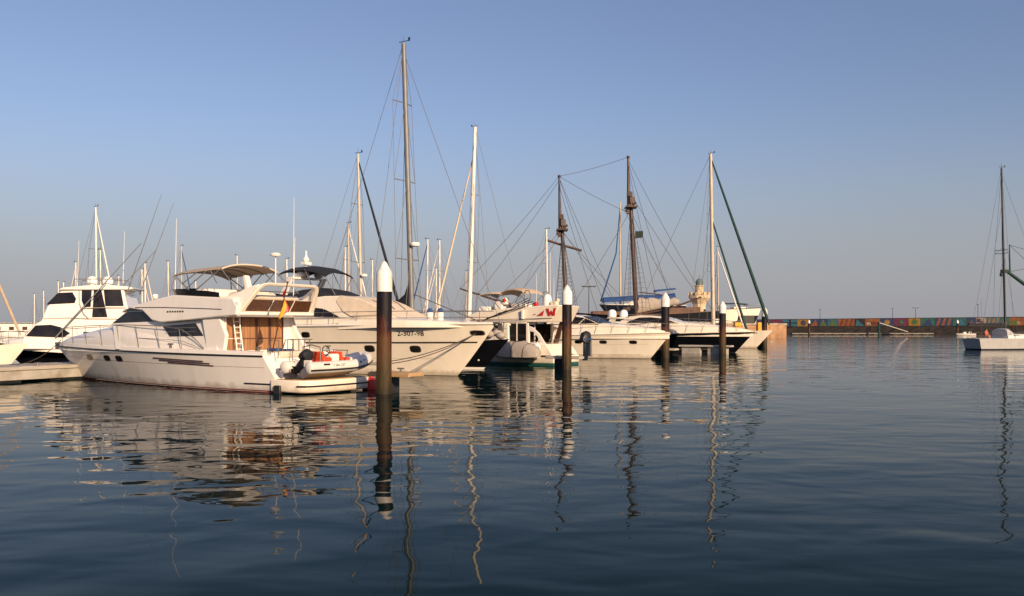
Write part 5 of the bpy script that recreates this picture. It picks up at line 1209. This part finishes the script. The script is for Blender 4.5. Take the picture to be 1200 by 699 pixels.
# motor boat standing on the quay at the right
D = 224; k = D / 1050
r = thing('laid_up_boat', (px(844, D), D, 3.5), 0, 'small white boat with dark bimini standing on the quay right of the lighthouse', 'motor boat')
L = 48 * k; z0 = pz(370, D) - 3.5; z1 = pz(362.5, D) - 3.5
H = Hull(L, L * .86, 3.2, z1, z1 + .35, draft=-z0 + .6, pd=2.2, pw=2, sw=.85, flare=1, side=.8, zc=z0, boot=.05); H.build(r, ['gel2', 'navy', 'navy'])
H.strake(r, .98, 'rubber', .09)
mb = MB(); mb.box((L * .45, 0, z0 / 2), (L * .75, 1.6, z0)); mb.build('cradle', 'rubber', r, bevel=.2)
mb = MB(); mb.canopy([(.3, z1 + 1.0), (1.2, z1 + 1.5), (4, z1 + 1.55), (6.6, z1 + 1.35)], 1.3, .1, th=.2); mb.build('bimini_top', 'nvcan', r)
mb = MB(); mb.prof([(3, z1 - .1), (3.2, z1 + .55), (6, z1 + .5), (7.4, z1)], lambda x, z: 1.1); mb.build('cabin', 'gel2', r, bevel=.1)
mb = MB()
for x in (.6, 3, 6.3):
    for q in (1.2, -1.2): mb.tube([(x, q, z1), (x, q, z1 + 1.4)], .05, 4)
mb.tube([(6.2, 1.1, z1 + .9), (L - .2, 0, z1 + 1.1), (6.2, -1.1, z1 + .9)], .05, 4); mb.build('railing', 'steel', r)

# boxes and machinery on the quay behind the sports cruiser
for (p, ty, by, D, w_, m, nm, lb, ct) in ((700, 367, 376, 212, 11, 'pale', 'crate', 'pale sunlit crate on the quay left of the blue hulled yacht', 'crate'), (689, 369, 376, 210, 8, 'orange', 'crate', 'orange crate on the quay beside the pale crate', 'crate')):
    r = thing(nm, (px(p, D), D, 3.5), 12, lb, ct); k = D / 1050; h = pz(ty, D) - 3.5
    mb = MB(); mb.box((0, 0, h / 2 + .08), (w_ * k, 2, h - .16)); mb.build('box_body', m, r, bevel=.06)
    mb = MB()
    for q in (-.4, 0, .4): mb.box((q * w_ * k, -1.03, h / 2 + .1), (.12, .06, h - .3))
    mb.box((0, 0, .04), (w_ * k * .9, 1.9, .08)); mb.build('batten', 'wood', r)

# derrick of a work barge reaching in from the right edge
r = thing('derrick_barge', (px(1262, 130), 130, 0), 180, 'dark green derrick arm with rigging reaching in at the right edge', 'crane barge')
k = 130 / 1050
mb = MB(); mb.box((-1, 0, .4), (14, 6, 1.6)); mb.build('barge_hull', 'navy', r, bevel=.2)
mb = MB(); mb.tube([(0, 0, 1), (0, 0, 5.2)], .5, 10, .35); mb.build('king_post', 'patina', r)
a = Vector((0, 0, 3.2)); b = Vector(((1262 - 1181) * k, 0, pz(319, 130)))
mb = MB(); mb.tube([a, a + (b - a) * .55, b], .34, 8, .24); mb.build('derrick_arm', 'grcan', r, smooth=60)
mb = MB(); mb.tube([b + Vector((-.3, 0, -.3)), b + Vector((-.25, 0, 4.0))], .14, 6, .07); mb.box(tuple(b + Vector((.5, 0, .1))), (.9, .6, .5)); mb.box(tuple(b + Vector((.9, 0, -.4))), (.4, .4, .5)); mb.build('arm_head', 'grcan', r, bevel=.05)
c = a + (b - a) * .72 + Vector((-.4, 0, -1.1)); mb = MB(); mb.box(tuple(c), (1.3, .6, .35)); mb.box(tuple(c + Vector((.5, 0, .3))), (.4, .4, .4)); mb.build('spreader_block', 'rubber', r, bevel=.04)
mb = MB(); mb.tube([b + Vector((-.25, 0, 3.9)), (0, 0, 5.2)], .03, 4); mb.tube([b, (-.5, 0, 12.5)], .03, 4); mb.tube([b + Vector((-.25, 0, 3.9)), (-4, 0, 10.6)], .03, 4); mb.tube([(0, 0, 5.2), (-.5, 0, 12.5)], .12, 6); mb.build('derrick_cable', 'rope', r)
mb = MB(); mb.box((-3.5, 0, 2.2), (3, 3, 2.2)); mb.build('wheelhouse', 'red', r, bevel=.08)

# small open boats by the far pontoon
for p, D, lb in ((1137, 270, 'tiny white open boat left of the grey sloop'), (1143, 276, 'tiny white motor boat nearest the stern of the grey sloop')):
    r = thing('small_boat', (px(p, D), D, 0), 170, lb, 'boat', 'small boats by the far pontoon')
    H = Hull(4.2, 3.7, 1.6, .6, .8, draft=.2, boot=.05); H.build(r, ['gel', 'anti', 'gel'], n=12)
    mb = MB(); mb.box((1.6, 0, .8), (.8, .7, .7)); mb.build('console', 'gel', r, bevel=.08)
    mb = MB(); mb.box((-.1, 0, .75), (.3, .3, .7)); mb.build('engine', 'rubber', r, bevel=.08)
